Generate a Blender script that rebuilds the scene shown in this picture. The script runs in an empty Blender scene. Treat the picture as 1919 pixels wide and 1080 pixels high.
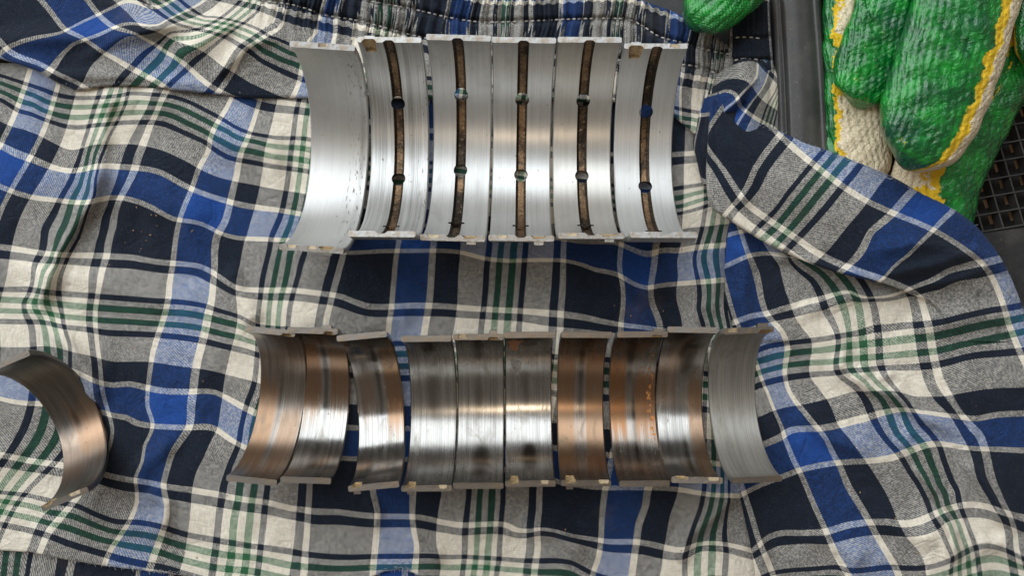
import bpy, bmesh, math, random
import numpy as np
from mathutils import Vector, Matrix
random.seed(4); rng = np.random.RandomState(7)
R = math.radians
scene = bpy.context.scene
COL = scene.collection

# ------------------------------------------------------------------ camera, light, exposure
F = 1439.0; CX = 959.5; CY = 540.0; H = 0.262          # focal length in photo pixels, camera height (m)
cam_d = bpy.data.cameras.new("camera"); cam = bpy.data.objects.new("camera", cam_d); COL.objects.link(cam)
cam.location = (0, 0, H); cam_d.sensor_width = 36.0; cam_d.lens = F / 1919 * 36
cam_d.clip_start = 0.01; cam_d.clip_end = 50
scene.camera = cam

world = bpy.data.worlds.new("World"); scene.world = world; world.use_nodes = True
bg = world.node_tree.nodes["Background"]
bg.inputs[0].default_value = (0.60, 0.53, 0.45, 1); bg.inputs[1].default_value = 0.25

def area(name, loc, target, sx, sy, power, col):
    d = bpy.data.lights.new(name, 'AREA'); d.shape = 'RECTANGLE'; d.size = sx; d.size_y = sy
    d.energy = power; d.color = col
    o = bpy.data.objects.new(name, d); COL.objects.link(o); o.location = loc
    v = Vector(target) - Vector(loc)
    o.rotation_euler = v.to_track_quat('-Z', 'Y').to_euler()
    return o
area("window_light", (-0.42, 0.86, 0.90), (0, 0, 0), 2.1, 1.35, 25, (0.88, 0.95, 1.0))
area("side_fill_light", (-1.3, 0.35, 1.2), (0, 0, 0), 0.6, 0.6, 5, (0.92, 0.97, 1.0))  # added fill lamp on the left for wider general light
pl = bpy.data.lights.new("phone_lamp", 'POINT'); pl.energy = 0.20; pl.color = (1.0, 0.80, 0.58); pl.shadow_soft_size = 0.004
po = bpy.data.objects.new("phone_lamp", pl); COL.objects.link(po); po.location = (0.006, -0.010, H + 0.004)

scene.view_settings.view_transform = 'Standard'; scene.view_settings.look = 'None'
scene.view_settings.exposure = 0.30; scene.view_settings.gamma = 1.0

# ------------------------------------------------------------------ helpers
def P(X, Y, z=0.0):                                     # place on the photo -> metres, at height z (m)
    return Vector(((X - CX) / F * (H - z), (CY - Y) / F * (H - z), z))

def tag(o, label=None, cat=None, group=None, kind=None):
    if label: o['label'] = label
    if cat: o['category'] = cat
    if group: o['group'] = group
    if kind: o['kind'] = kind
    return o
def empty(name, loc=(0, 0, 0)):
    o = bpy.data.objects.new(name, None); o.empty_display_size = 0.01
    COL.objects.link(o); o.location = loc; return o
def link(name, me, mats=(), parent=None):
    o = bpy.data.objects.new(name, me); COL.objects.link(o)
    for m in (mats if isinstance(mats, (list, tuple)) else [mats]): me.materials.append(m)
    if parent: o.parent = parent; o.matrix_parent_inverse = Matrix.Translation(-parent.location)
    return o
def bm_obj(name, bm, mat, parent=None, smooth=False):
    me = bpy.data.meshes.new(name); bm.to_mesh(me); bm.free()
    if smooth: me.shade_smooth()
    return link(name, me, mat, parent)

class NT:                                               # tiny node builder
    def __init__(s, name):
        s.m = bpy.data.materials.new(name); s.m.use_nodes = True; s.t = s.m.node_tree; s.t.nodes.clear()
        s.out = s.n('ShaderNodeOutputMaterial'); s.b = s.n('ShaderNodeBsdfPrincipled')
        s.t.links.new(s.b.outputs[0], s.out.inputs[0])
    def n(s, ty, **kw):
        x = s.t.nodes.new(ty)
        for k, v in kw.items(): setattr(x, k, v)
        return x
    def l(s, a, b): s.t.links.new(a, b)
    def inp(s, node, i, v):
        if v is None: return
        if isinstance(v, bpy.types.NodeSocket): s.l(v, node.inputs[i])
        else:
            try: node.inputs[i].default_value = v
            except Exception: node.inputs[i].default_value = tuple(v) + (1,)
    def math(s, op, a, b=None, c=None, clamp=False):
        x = s.n('ShaderNodeMath', operation=op, use_clamp=clamp)
        for i, v in enumerate((a, b, c)): s.inp(x, i, v)
        return x.outputs[0]
    def mix(s, f, a, b, blend='MIX'):
        x = s.n('ShaderNodeMix', data_type='RGBA', blend_type=blend)
        s.inp(x, 0, f); s.inp(x, 6, a); s.inp(x, 7, b); return x.outputs[2]
    def rng(s, v, a, b, c=0.0, d=1.0, smooth=True):
        x = s.n('ShaderNodeMapRange'); x.interpolation_type = 'SMOOTHSTEP' if smooth else 'LINEAR'; x.clamp = True
        for i, q in enumerate((v, a, b, c, d)): s.inp(x, i, q)
        return x.outputs[0]
    def noise(s, vec, scale=5, detail=3, rough=0.5, dist=0.0):
        x = s.n('ShaderNodeTexNoise'); s.inp(x, 'Vector', vec); s.inp(x, 'Scale', scale)
        s.inp(x, 'Detail', detail); s.inp(x, 'Roughness', rough); s.inp(x, 'Distortion', dist); return x.outputs[0]
    def vec(s, x, y, z=0.0):
        c = s.n('ShaderNodeCombineXYZ'); s.inp(c, 0, x); s.inp(c, 1, y); s.inp(c, 2, z); return c.outputs[0]
    def bump(s, h, strength=0.3, dist=0.0002, normal=None):
        x = s.n('ShaderNodeBump'); s.inp(x, 'Strength', strength); s.inp(x, 'Distance', dist); s.inp(x, 'Height', h)
        if normal is not None: s.inp(x, 'Normal', normal)
        return x.outputs[0]
    def set(s, **kw):
        for k, v in kw.items(): s.inp(s.b, k.replace('_', ' '), v)
        return s.m

# ------------------------------------------------------------------ plaid cloth material
CREAM = (0.72, 0.655, 0.55); NAVY = (0.0115, 0.016, 0.027); BLUE = (0.016, 0.060, 0.245); GREEN = (0.028, 0.110, 0.050)
SETT = [(0, CREAM), (51, NAVY), (70, CREAM), (81, NAVY), (198, CREAM), (209, BLUE), (265, CREAM), (275, NAVY), (316, CREAM),
        (365, NAVY), (376.5, CREAM), (389.5, GREEN), (401, CREAM), (414, GREEN), (425.5, CREAM), (436.5, NAVY)]
PER = 448.0
def cloth_mat():
    t = NT("plaid_cotton")
    uv = t.n('ShaderNodeUVMap'); uv.uv_map = 'UVMap'
    sp = t.n('ShaderNodeSeparateXYZ'); t.l(uv.outputs[0], sp.inputs[0])
    u, v = sp.outputs[0], sp.outputs[1]                 # in periods
    pitch = 1.2 / PER
    wob = t.noise(uv.outputs[0], 26, 2)
    uu = t.math('MULTIPLY_ADD', t.math('SUBTRACT', wob, 0.5), 0.5, t.math('DIVIDE', u, pitch))
    vv = t.math('DIVIDE', v, pitch)
    iu, iv = t.math('FLOOR', uu), t.math('FLOOR', vv)
    q = t.math('FLOORED_MODULO', t.math('ADD', iu, iv), 4.0)
    over = t.math('LESS_THAN', q, 1.5)
    # thread colours, quantised to whole threads so that stripe edges have the saw-tooth of the weave
    def ramp(x, off):
        r = t.n('ShaderNodeValToRGB'); cr = r.color_ramp; cr.interpolation = 'CONSTANT'
        for i, (s, c) in enumerate(SETT):
            e = cr.elements[i] if i < 2 else cr.elements.new(s / PER)
            e.position = s / PER; e.color = tuple(q ** 0.5 for q in c) + (1,)
        t.l(t.math('FRACT', x), r.inputs[0]); return r.outputs[0]
    cu = ramp(t.math('MULTIPLY', iu, pitch), 0); cv = ramp(t.math('MULTIPLY', iv, pitch), 0)
    wn = t.n('ShaderNodeTexWhiteNoise', noise_dimensions='2D')
    t.l(t.vec(t.math('FLOOR', t.math('DIVIDE', iu, 2.0)), t.math('FLOOR', t.math('DIVIDE', iv, 2.0))), wn.inputs[0])
    mixf = t.math('MULTIPLY_ADD', wn.outputs[0], 0.34, t.math('MULTIPLY_ADD', over, 0.30, 0.18))
    col = t.mix(mixf, cv, cu)
    col = t.mix(1.0, col, col, 'MULTIPLY')          # yarns blend by cover, not by light: mix the roots, then square
    # thread-to-thread unevenness, slubs, washed-out wear and a little soiling
    nu = t.noise(t.vec(t.math('MULTIPLY', iu, 3.7), t.math('MULTIPLY', v, 30)), 1.0, 1)
    nv = t.noise(t.vec(t.math('MULTIPLY', u, 30), t.math('MULTIPLY', iv, 3.7)), 1.0, 1)
    amt = t.math('MULTIPLY_ADD', t.math('ADD', nu, nv), 0.55, 0.45)
    col = t.mix(1.0, col, t.vec(amt, amt, amt), 'MULTIPLY')
    geo = t.n('ShaderNodeTexCoord')
    lint = t.noise(geo.outputs['Object'], 2600, 2, 0.7)
    col = t.mix(t.rng(lint, 0.55, 0.80, 0, 0.16), col, (0.30, 0.31, 0.34))
    soil = t.noise(geo.outputs['Object'], 34, 4, 0.6)
    col = t.mix(t.rng(soil, 0.60, 0.82, 0, 0.22), col, (0.27, 0.20, 0.13))
    prof = t.math('ADD', t.math('ABSOLUTE', t.math('SINE', t.math('MULTIPLY', uu, math.pi))),
                  t.math('ABSOLUTE', t.math('SINE', t.math('MULTIPLY', vv, math.pi))))
    hgt = t.math('ADD', t.math('MULTIPLY', prof, 0.5), t.math('MULTIPLY', over, 0.35))
    fine = t.noise(geo.outputs['Object'], 900, 3, 0.6)
    nb = t.bump(t.math('ADD', hgt, t.math('MULTIPLY', fine, 0.8)), 0.55, 0.00016)
    crease = t.noise(geo.outputs['Object'], 95, 5, 0.58, 0.9)
    nb = t.bump(crease, 0.60, 0.0016, nb)
    cr2 = t.math('ABSOLUTE', t.math('SUBTRACT', t.noise(geo.outputs['Object'], 55, 3, 0.5, 1.2), 0.5))
    nb = t.bump(t.rng(cr2, 0.0, 0.05), 0.22, 0.0012, nb)
    t.set(Base_Color=col, Roughness=0.88, Normal=nb)
    t.b.inputs['Sheen Weight'].default_value = 0.05; t.b.inputs['Sheen Roughness'].default_value = 0.5
    t.b.inputs['Specular IOR Level'].default_value = 0.08
    return t.m
CLOTH = cloth_mat()

# ------------------------------------------------------------------ cloth: where each stripe runs
class TPS:
    def __init__(s, lines, lam=0.15):
        pts = []; val = []
        for v, ps in lines:
            for p in ps: pts.append(p); val.append(v)
        p = np.array(pts, float) / 100; f = np.array(val, float) / 100; n = len(p)
        d2 = ((p[:, None] - p[None]) ** 2).sum(-1)
        K = 0.5 * d2 * np.log(d2 + 1e-12); K[np.arange(n), np.arange(n)] = lam * 0.05
        A = np.zeros((n + 3, n + 3)); A[:n, :n] = K; A[:n, n] = 1; A[:n, n + 1:] = p
        A[n:, :n] = A[:n, n:].T
        s.w = np.linalg.lstsq(A, np.concatenate([f, np.zeros(3)]), rcond=None)[0]; s.p = p
    def __call__(s, X, Y):
        q = np.stack([X.ravel(), Y.ravel()], 1) / 100; out = np.empty(len(q)); n = len(s.p)
        for a in range(0, len(q), 20000):
            b = q[a:a + 20000]; d2 = ((b[:, None] - s.p[None]) ** 2).sum(-1)
            out[a:a + 20000] = (0.5 * d2 * np.log(d2 + 1e-12)) @ s.w[:n] + s.w[n] + b @ s.w[n + 1:]
        return out.reshape(X.shape) * 100
def L(s):                                               # "x,y x,y ..." -> points
    return [tuple(float(c) for c in q.split(',')) for q in s.split()]

A_V = [
 (-75.5, L("1268,290 1316,287")), (-51, L("1268,310 1318,305")),
 (6, L("0,142 85,170 140,184 225,180 240,176 312,180 350,190 400,215 437,237 475,252 518,259 574,261 1270,353 1330,343")),
 (28, L("0,156 50,175 82,190 140,202 175,201 220,196 287,195 325,200 375,222 425,246 475,265 556,278 1272,373 1330,358")),
 (53, L("0,172 62,197 87,210 132,221 175,219 225,214 287,212 312,215 350,232 400,260 444,281 518,296 578,304 1275,388 1335,370")),
 (77, L("0,187 37,210 75,222 120,237 155,239 200,234 262,230 300,232 337,246 387,269 425,295 480,307 574,322 1277,400 1340,382")),
 (132, L("0,228 45,243 75,255 107,272 130,282 175,272 245,271 272,275 325,292 372,317 432,339 475,347 574,365 1290,428 1335,424")),
 (178, L("0,275 30,291 62,302 85,311 135,322 175,315 225,315 257,317 300,325 357,355 425,379 475,390 570,405 1087,455 1152,456 1177,466 1217,479 1240,471 1272,472 1300,467 1340,463 1372,461")),
 (244.5, L("0,351 55,370 112,377 160,381 180,377 205,372 225,372 250,377 287,392 325,412 375,420 410,437 437,446 480,449 525,451 550,452 640,474 712,472 812,471 862,474 905,485 952,490 990,489 1060,490 1090,497 1115,507 1160,517 1185,532 1212,541 1240,536 1265,534 1315,530 1362,526")),
 (372.5, L("0,464 25,467 75,475 120,479 175,480 250,484 320,494 375,500 400,512 425,530 442,540 490,545 545,545 600,551 637,556 662,566 687,575 732,576 775,574 800,574 862,578 910,581 975,584 1040,589 1090,595 1160,609 1202,614 1240,620")),
 (397, L("0,487 60,493 120,497 175,502 225,505 312,515 387,530 437,555 487,564 550,566 600,572 637,579 675,592 700,596 750,595 800,595 840,596 902,600 975,605 1027,614 1080,619")),
 (454, L("0,544 50,543 105,551 162,555 225,560 312,566 387,575 425,587 445,593 475,610")),
 (476, L("0,562 45,566 82,569 112,572 160,577 225,582 300,587 382,596 425,607 455,615")),
 (501, L("0,584 50,585 82,587 112,594 162,599 225,604 300,609 375,617 425,630 470,642")),
 (525, L("0,604 55,605 87,607 117,614 162,619 200,626 275,629 350,636 400,646 437,655 475,665")),
 (580, L("0,652 55,652 100,652 137,662 175,670 212,680 287,681 362,692 422,704 475,717")),
 (626, L("0,700 132,695 175,715 212,724 237,721 275,729 300,734 362,736 400,736 437,755 475,775")),
 (692.5, L("0,749 25,755 67,759 182,772 212,781 240,786 250,794 300,802 357,804 400,805 425,822 462,842 655,862 1135,917 1210,917 1272,920 1335,930 1385,932")),
 (820.5, L("0,854 32,860 107,872 200,892 250,902 300,911 357,920 412,929 475,940 505,944 542,954 567,957 630,961 700,969 765,970 792,972 830,981 867,986 900,985 955,987 960,994 992,997 1035,996 1072,1006 1122,1014 1185,1017 1222,1022 1260,1031 1285,1032 1322,1020 1360,1022 1410,1034")),
 (845, L("0,879 50,887 107,896 190,912 250,926 275,927 300,935 357,946 410,955 475,965 555,979 592,987 692,992 765,992 815,999 867,1007 917,1004 955,1008 1005,1007 1035,1009 1072,1019 1135,1037 1185,1041 1235,1050 1280,1052 1310,1037 1360,1039 1410,1052")),
 (902, L("0,925 50,930 92,940 140,949 175,965 217,980 250,981 300,989 350,1005 405,1015 475,1027 542,1036 580,1042 655,1047 767,1045 805,1044 867,1045 955,1051 1010,1054 1072,1057 1105,1075")),
 (924, L("0,940 62,952 100,964 137,970 175,985 225,1000 300,1012 350,1027 475,1047 542,1062 605,1067 692,1066 855,1066 1035,1075")),
 (949, L("0,962 37,970 87,982 125,992 175,1010 215,1020 275,1032 337,1052 400,1067 475,1075")),
 (973, L("0,985 37,992 87,1005 125,1020 175,1035 225,1050 275,1061 325,1070"))]
A_V += [(18, L('860,314 740,318')), (-18, L('980,318')), (-22, L('1093,320')), (-28, L('1212,336'))]
A_U = [
 (-77, L("190,160 175,205 162,250 152,282 140,315 125,350 110,377 82,430 65,492 59,535 52,555 45,565 43,577 54,602 60,640")),
 (-53, L("210,160 195,200 180,242 167,280 160,312 150,345 140,362 132,380 120,420 102,467 95,487 75,530 62,567 78,602 85,635")),
 (-28, L("178,285 164,347 158,370 152,387 145,410 125,452 109,477 92,520 86,545 86,570 97,602 108,645")),
 (-6, L("242,160 232,200 217,232 200,265 195,280 185,307 179,332 177,365 147,445 127,482 115,510 110,535 109,550 115,585 120,615 130,647")),
 (60.5, L("297,162 280,207 265,232 250,262 240,285 232,312 222,345 210,370 195,410 185,457 177,495 172,530 172,550 168,575 167,615 172,652 177,690 181,740 87,972 72,997 65,1017")),
 (75.5, L("317,160 300,190 287,220 275,250 265,277 252,317 240,342 225,370 212,420 200,475 192,500 185,535 182,550 178,577 179,622 187,690 193,740 207,790 210,810 204,840 130,950 105,980 85,1007")),
 (203.5, L("435,177 420,207 405,230 392,260 390,280 372,312 360,347 342,390 335,412 327,452 322,495 315,535 315,547 307,590 297,620 285,660 277,715 275,765 285,797 280,815 270,835 265,867 252,897 255,917 255,942 242,975 222,1007 205,1032")),
 (270, L("472,232 460,265 450,285 442,325 430,375 420,415 405,440 400,470 400,507 397,537 397,547 387,590 377,640 365,690 360,730 355,765 352,802 342,817 322,847 310,885 304,912 310,942 310,970 300,1005 287,1040 280,1062")),
 (316, L("511,222 496,278 492,315 475,395 462,440 457,453 450,492 441,535 445,595 440,627 430,665 420,710 415,752 407,802 397,822 380,860 360,915 357,950 352,997 345,1040")),
 (371, L("555,207 548,259 540,326 533,370 522,412 507,445 505,465 492,517 487,560 482,595 475,722 462,757 450,805 447,830 430,872 417,915 410,960 405,1010 400,1047")),
 (395, L("542,420 530,447 522,475 512,525 505,560 502,595 445,935 435,985 432,1035")),
 (420, L("562,420 542,475 535,520 525,560 520,600 470,945 465,990 460,1047")),
 (442, L("570,475 557,520 547,555 540,595 499,920 495,950 492,985 487,1025 482,1072")),
 (508.5, L("625,482 612,530 605,562 597,600 565,922 562,960 560,997 555,1042 550,1075")),
 (523.5, L("642,482 630,525 622,555 612,595 579,922 577,955 575,985 571,1035 569,1075")),
 (651.5, L("745,457 740,485 735,540 732,575 727,610 697,925 705,955 704,990 700,1035 697,1065")),
 (718, L("811,457 807,512 802,572 795,612 772,930 771,965 774,995 780,1022 777,1055")),
 (764, L("860,482 855,575 850,612 825,930 817,980 816,1022 825,1060")),
 (819, L("915,465 910,505 906,567 900,610 877,930 871,985 869,1035 865,1075")),
 (843, L("937,467 932,530 927,580 925,610 897,935 894,990 892,1035")),
 (868, L("961,467 956,530 952,580 949,610 920,935 917,990 912,1035")),
 (890, L("984,467 979,530 974,585 972,615 942,940 937,1005 935,1047")),
 (956.5, L("1044,462 1040,530 1035,592 997,935 994,972 993,1022 987,1060")),
 (971.5, L("1055,462 1054,530 1050,585 1049,615 1010,920 1009,960 1005,992 1007,1030 1001,1075")),
 (1099.5, L("1162,467 1160,505 1166,537 1167,567 1162,610 1132,922 1127,965 1125,1010 1120,1047 1110,1075")),
 (1166, L("1226,462 1225,480 1222,505 1217,540 1220,570 1232,600 1210,925 1207,950 1195,980 1190,1015 1185,1047 1182,1075")),
 (1212, L("1275,460 1270,517 1266,550 1275,592 1269,922 1255,965 1247,1010 1240,1060 1282,290 1280,380")),
 (1267, L("1300,485 1305,517 1310,555 1308,580 1317,610 1317,930 1310,960 1295,1002 1282,1047 1282,1075 1320,300 1322,380")),
 (1291, L("1317,480 1325,522 1328,560 1333,605 1332,942 1312,1005 1306,1047")),
 (1316, L("1340,472 1345,517 1343,560 1345,592 1350,942 1335,997 1332,1047")),
 (1338, L("1362,480 1362,520 1366,940 1358,985 1360,1035 1357,1072")),
 (1404.5, L("1395,947 1408,990 1420,1035")), (1419.5, L("1405,960 1422,1017 1435,1047"))]
B_SH_V = [(372.5, L("1698,545 1774,510 1831,495 1858,491")), (397, L("1720,556 1764,545 1830,525 1880,512"))]
B_V = B_SH_V + [
 (244.5, L("1367,497 1400,482 1435,476 1465,479 1502,485 1552,499 1590,510 1627,526")),
 (372.5, L("1385,602 1415,592 1435,590 1465,581 1515,566 1565,552 1579,549 1594,547")),
 (397, L("1439,607 1489,597 1541,585 1589,572 1639,566 1696,559")),
 (454, L("1439,650 1476,644 1521,639 1569,632 1614,625 1664,617 1714,611 1751,607 1789,599 1814,590 1864,582 1906,576")),
 (476, L("1439,675 1471,667 1519,660 1564,655 1614,647 1689,639 1739,634 1776,627 1814,617 1876,609 1914,601")),
 (501, L("1439,695 1471,687 1519,682 1589,675 1689,667 1751,661 1789,652 1839,642 1906,634")),
 (525, L("1439,719 1469,712 1514,705 1569,701 1614,696 1659,692 1726,689 1759,685 1801,674 1839,667 1901,662")),
 (580, L("1456,770 1496,762 1549,750 1599,736 1651,734 1676,735 1714,745 1764,745 1814,737 1914,729")),
 (626, L("1439,832 1464,822 1479,809 1539,805 1571,799 1626,785 1676,771 1701,769 1739,775 1789,782 1829,787 1864,780 1914,777")),
 (692.5, L("1385,932 1464,897 1496,885 1526,877 1569,870 1624,867 1676,860 1714,845 1759,834 1814,842 1914,847")),
 (820.5, L("1410,1034 1439,1009 1469,1000 1501,1001 1544,999 1584,987 1626,981 1664,980 1689,984 1739,972 1761,961 1789,952 1819,947 1851,952 1889,965 1914,971")),
 (845, L("1410,1052 1439,1036 1476,1025 1514,1022 1551,1024 1589,1015 1639,1007 1701,1010 1759,997 1776,982 1819,974 1864,980 1914,1000")),
 (902, L("1439,1079 1514,1069 1569,1065 1589,1072 1664,1066 1739,1066 1784,1052 1814,1035 1851,1025 1889,1035 1919,1050")),
 (924, L("1789,1070 1826,1057 1864,1050 1914,1065"))]
B_SH_U = [(1995.5, L("1839,495 1862,530 1870,550 1881,580 1888,607 1899,635 1911,665 1919,682")), (1867.5, L("1726,565 1739,610"))]
B_U = B_SH_U + [
 (1419.5, L("1405,960 1422,1017 1435,1047")),
 (1547.5, L("1365,560 1377,600 1439,740 1451,772 1464,802 1469,822 1486,865 1499,890 1521,942 1546,997 1564,1040")),
 (1614, L("1387,435 1395,460 1405,487 1415,517 1425,562 1435,590 1464,622 1474,652 1471,677 1469,702 1476,732 1494,760 1519,790 1546,822 1561,855 1571,872 1586,910 1604,940 1629,982 1651,1022 1676,1065")),
 (1660, L("1430,455 1460,497 1470,542 1482,575 1490,597 1507,622 1516,630 1521,647 1517,680 1516,702 1531,725 1549,750 1559,770 1571,800 1584,815 1601,837 1626,872 1656,920 1679,972 1699,1010 1726,1042 1734,1072")),
 (1715, L("1480,490 1520,525 1535,550 1547,585 1564,615 1571,640 1566,677 1569,700 1594,720 1614,740 1629,770 1644,802 1654,817 1674,840 1694,867 1721,910 1739,947 1756,985 1771,1015 1786,1050")),
 (1739, L("1574,565 1586,602 1589,640 1589,672 1594,695 1619,715 1649,747 1664,780 1679,815 1704,842 1719,872 1734,897 1754,935 1761,960 1779,985 1791,1022 1796,1060")),
 (1764, L("1601,555 1611,602 1616,645 1618,672 1624,700 1644,720 1664,737 1689,767 1711,815 1731,840 1744,872 1759,910 1773,945")),
 (1786, L("1629,555 1639,590 1644,622 1646,652 1651,690 1664,715 1681,735 1704,762 1744,815 1761,840 1776,885 1794,922 1804,965 1816,997 1829,1035")),
 (1852.5, L("1711,565 1719,610 1726,652 1734,690 1744,725 1759,750 1784,775 1809,817 1826,850 1836,897 1859,935 1881,970 1890,1000 1895,1050")),
 (1867.5, L("1744,640 1751,680 1759,710 1776,740 1794,770 1806,785 1834,815 1846,847 1854,885 1866,917 1884,955 1896,980 1903,1022"))]
C_V = B_SH_V + [
 (-75.5, L("1457,260 1414,321 1382,378 1365,397")), (-51, L("1478,275 1425,355 1385,397")), (6, L("1531,298 1478,362 1429,419")),
 (28, L("1554,306 1505,366 1452,431")), (53, L("1573,317 1528,374 1471,442")), (77, L("1600,328 1550,389 1494,450")),
 (132, L("1653,343 1611,400 1547,476")), (178, L("1706,366 1672,404 1634,435 1600,491")),
 (244.5, L("1774,408 1744,438 1702,480 1657,522")), (372.5, L("1736,530")), (454, L("1864,582 1906,576"))]
C_U = B_SH_U + [(1995.5, L("1482,275 1528,313 1573,347 1623,378 1680,404 1736,427 1801,465")),
 (1867.5, L("1342,302 1376,351 1395,378 1433,408 1490,446 1528,473")), (1852.5, L("1336,310 1365,360"))]
U_V = [
 (-203.5, L("610,-90 906,4 1050,3 1190,4 1215,15 1256,30")), (-75.5, L("575,30 610,38 650,46 1277,141 1328,151 900,95")),
 (-51, L("460,15 531,40 560,50 610,60 1274,162 1334,172 900,118")),
 (6, L("337,0 360,17 385,32 420,35 460,45 490,58 504,69 531,78 1271,204 1315,212 900,160")),
 (28, L("312,0 337,20 350,30 400,40 445,52 479,67 508,81 540,99 1282,223 1310,228")),
 (53, L("285,0 320,25 342,37 385,47 431,58 469,76 493,97 522,110 550,120 1290,238 1325,250")),
 (77, L("262,0 290,17 315,35 350,50 415,67 451,87 477,104 504,122 545,142")),
 (132, L("225,12 240,25 265,52 325,76 389,103 412,122 438,137 469,156 504,172")),
 (178, L("162,0 185,30 212,52 257,64 287,82 325,107 362,137 392,162")),
 (244.5, L("75,0 100,30 120,55 155,72 195,100 237,125 275,145 295,155")),
 (372.5, L("0,78 15,95 37,107 75,120 112,141 150,158"))]
U_U = [
 (75.5, L("-40,0")), (203.5, L("235,0 212,12 175,30 140,47 117,59 75,67 37,77 15,87")),
 (270, L("375,5 322,32 300,45 160,72 135,82 110,107 97,125")), (316, L("240,67 200,95 180,112 155,152")),
 (371, L("444,7 317,60 282,90 250,122 225,147")), (395, L("456,11 340,70 300,105 270,135")), (420, L("362,87 325,122 297,150")),
 (442, L("484,18 382,100 350,127 322,152")), (508.5, L("425,127 405,155")),
 (523.5, L("531,18 527,46 504,62 454,96 438,128 417,160")), (651.5, L("575,78 589,60 593,39 600,10 560,150")),
 (718, L("628,62 630,41 640,10 610,150")), (764, L("660,40 670,15 655,150")), (1099.5, L("843,20 838,60 830,150")), (1166, L("880,20 874,60 866,150")),
 (1419.5, L("995,20 993,100")), (1547.5, L("1053,20 1050,100")), (1614, L("1090,20 1087,100")), (1867.5, L("1200,60 1190,150")),
 (1995.5, L("1250,60 1240,150")), (2062, L("1290,70 1280,140 1275,200")), (2108, L("1308,90 1300,150 1295,220")), (2200, L("1345,110 1330,200"))]
D_V = [(77, L("1375,118 1395,112 1415,112 1432,128")), (132, L("1338,162 1356,151 1385,149 1405,158 1420,180")),
       (178, L("1334,178 1356,171 1378,178 1385,200")), (244.5, L("1325,215 1345,216 1362,222")), (300, L("1318,270 1340,280")), (30, L("1405,95")), (100, L("1440,160"))]
D_U = [(203.5, L("1418,142 1400,165 1375,192 1350,216")), (150, L("1360,125 1340,165")), (270, L("1438,140 1425,170 1405,195 1385,225")),
       (120, L("1325,220 1316,265")), (371, L("1441,190 1428,225"))]
E_U = [(-53, L("10,1040 5,1080")), (-28, L("32,1040 27,1080")), (-6, L("57,1040 50,1080")), (60.5, L("115,1050 110,1080")), (75.5, L("135,1050 128,1080")),
       (203.5, L("258,1070 252,1100")), (270, L("320,1075 315,1100")), (651.5, L("690,1075 690,1100")), (718, L("757,1075 757,1100"))]
E_V = [(-130, L("0,1035 400,1078")), (-110, L("0,1060 400,1100")), (-225, L("700,1075 760,1075")), (-204, L("700,1067 745,1064 790,1078"))]

# ------------------------------------------------------------------ cloth: relief
def dist_poly(X, Y, pts):
    best = np.full(X.shape, 1e9); tt = np.zeros(X.shape); n = len(pts) - 1
    for i in range(n):
        ax, ay = pts[i]; bx, by = pts[i + 1]; dx, dy = bx - ax, by - ay
        s = np.clip(((X - ax) * dx + (Y - ay) * dy) / (dx * dx + dy * dy), 0, 1)
        d = np.hypot(X - ax - s * dx, Y - ay - s * dy); m = d < best
        best = np.where(m, d, best); tt = np.where(m, (i + s) / n, tt)
    return best, tt
def ridge(X, Y, pts, h, w):
    d, t = dist_poly(X, Y, pts)
    return h * np.exp(-(d / w) ** 2) * np.clip(np.minimum(t, 1 - t) * 5 + 0.25, 0, 1)
WAVES = [(rng.uniform(0, 2 * math.pi), rng.uniform(0, 6.28), rng.uniform(0.7, 1.4)) for _ in range(14)]
def swell(X, Y, wl):                                    # smooth random relief, about -1 .. 1
    z = np.zeros(X.shape)
    for a, ph, k in WAVES:
        q = 2 * math.pi * k / wl
        z += np.sin(q * (X * math.cos(a) + Y * math.sin(a)) + ph + 1.3 * np.sin(q * 0.6 * (Y * math.cos(a) - X * math.sin(a)) + 2 * ph))
    return z / 5.0
def sm(a, b, x):
    t = np.clip((x - a) / (b - a), 0, 1); return t * t * (3 - 2 * t)
def flat_mask(X, Y):                                    # cloth pressed flat where the shells rest
    def box(x0, x1, y0, y1, s): return sm(x0 - s, x0, X) * sm(x1 + s, x1, X) * sm(y0 - s, y0, Y) * sm(y1 + s, y1, Y)
    return 1 - np.maximum.reduce([box(560, 1320, 235, 345, 50), box(450, 1480, 710, 800, 60), box(60, 190, 770, 850, 40)])
RA = [(L("192,270 182,330 170,380 140,420 105,480 85,540 70,575"), 3.6, 17), (L("205,175 195,230 188,280"), 1.8, 16),
      (L("255,160 330,195 430,265 540,290"), 2.6, 40), (L("-20,300 130,335 230,345 330,390 420,440"), 2.0, 45),
      (L("95,610 135,660 175,720 200,780"), 2.8, 17), (L("330,820 262,880 250,920"), 2.0, 20), (L("280,915 310,945 300,1000"), 2.2, 16),
      (L("420,500 455,560 480,610"), 2.6, 22), (L("620,550 700,600 780,590"), 1.8, 26), (L("1140,500 1200,545 1260,530"), 2.4, 26),
      (L("1170,520 1180,570 1230,620"), 1.8, 14), (L("1390,905 1345,960 1285,1010 1275,1060"), 3.0, 14), (L("985,990 1040,995 1100,1050"), 2.6, 18),
      (L("690,930 705,960 700,1000"), 1.6, 12), (L("770,1000 790,1030 830,1060"), 1.8, 16), (L("860,1000 905,990 940,1000"), 1.2, 18),
      (L("120,940 200,975 330,1005"), 1.5, 22), (L("-30,845 60,860 160,890"), 1.4, 25), (L("1335,440 1340,520 1330,600"), 2.2, 13),
      (L("1305,500 1315,560 1310,610"), 1.6, 9), (L("30,120 160,175 260,185"), 1.8, 30), (L("0,505 120,520 240,540 380,600"), 1.0, 25)]
LEFT = L("1372,415 1366,450 1361,500 1362,560 1376,610 1392,700 1398,800 1393,880 1389,925 1396,960 1408,1010 1416,1060 1424,1120")
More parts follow.
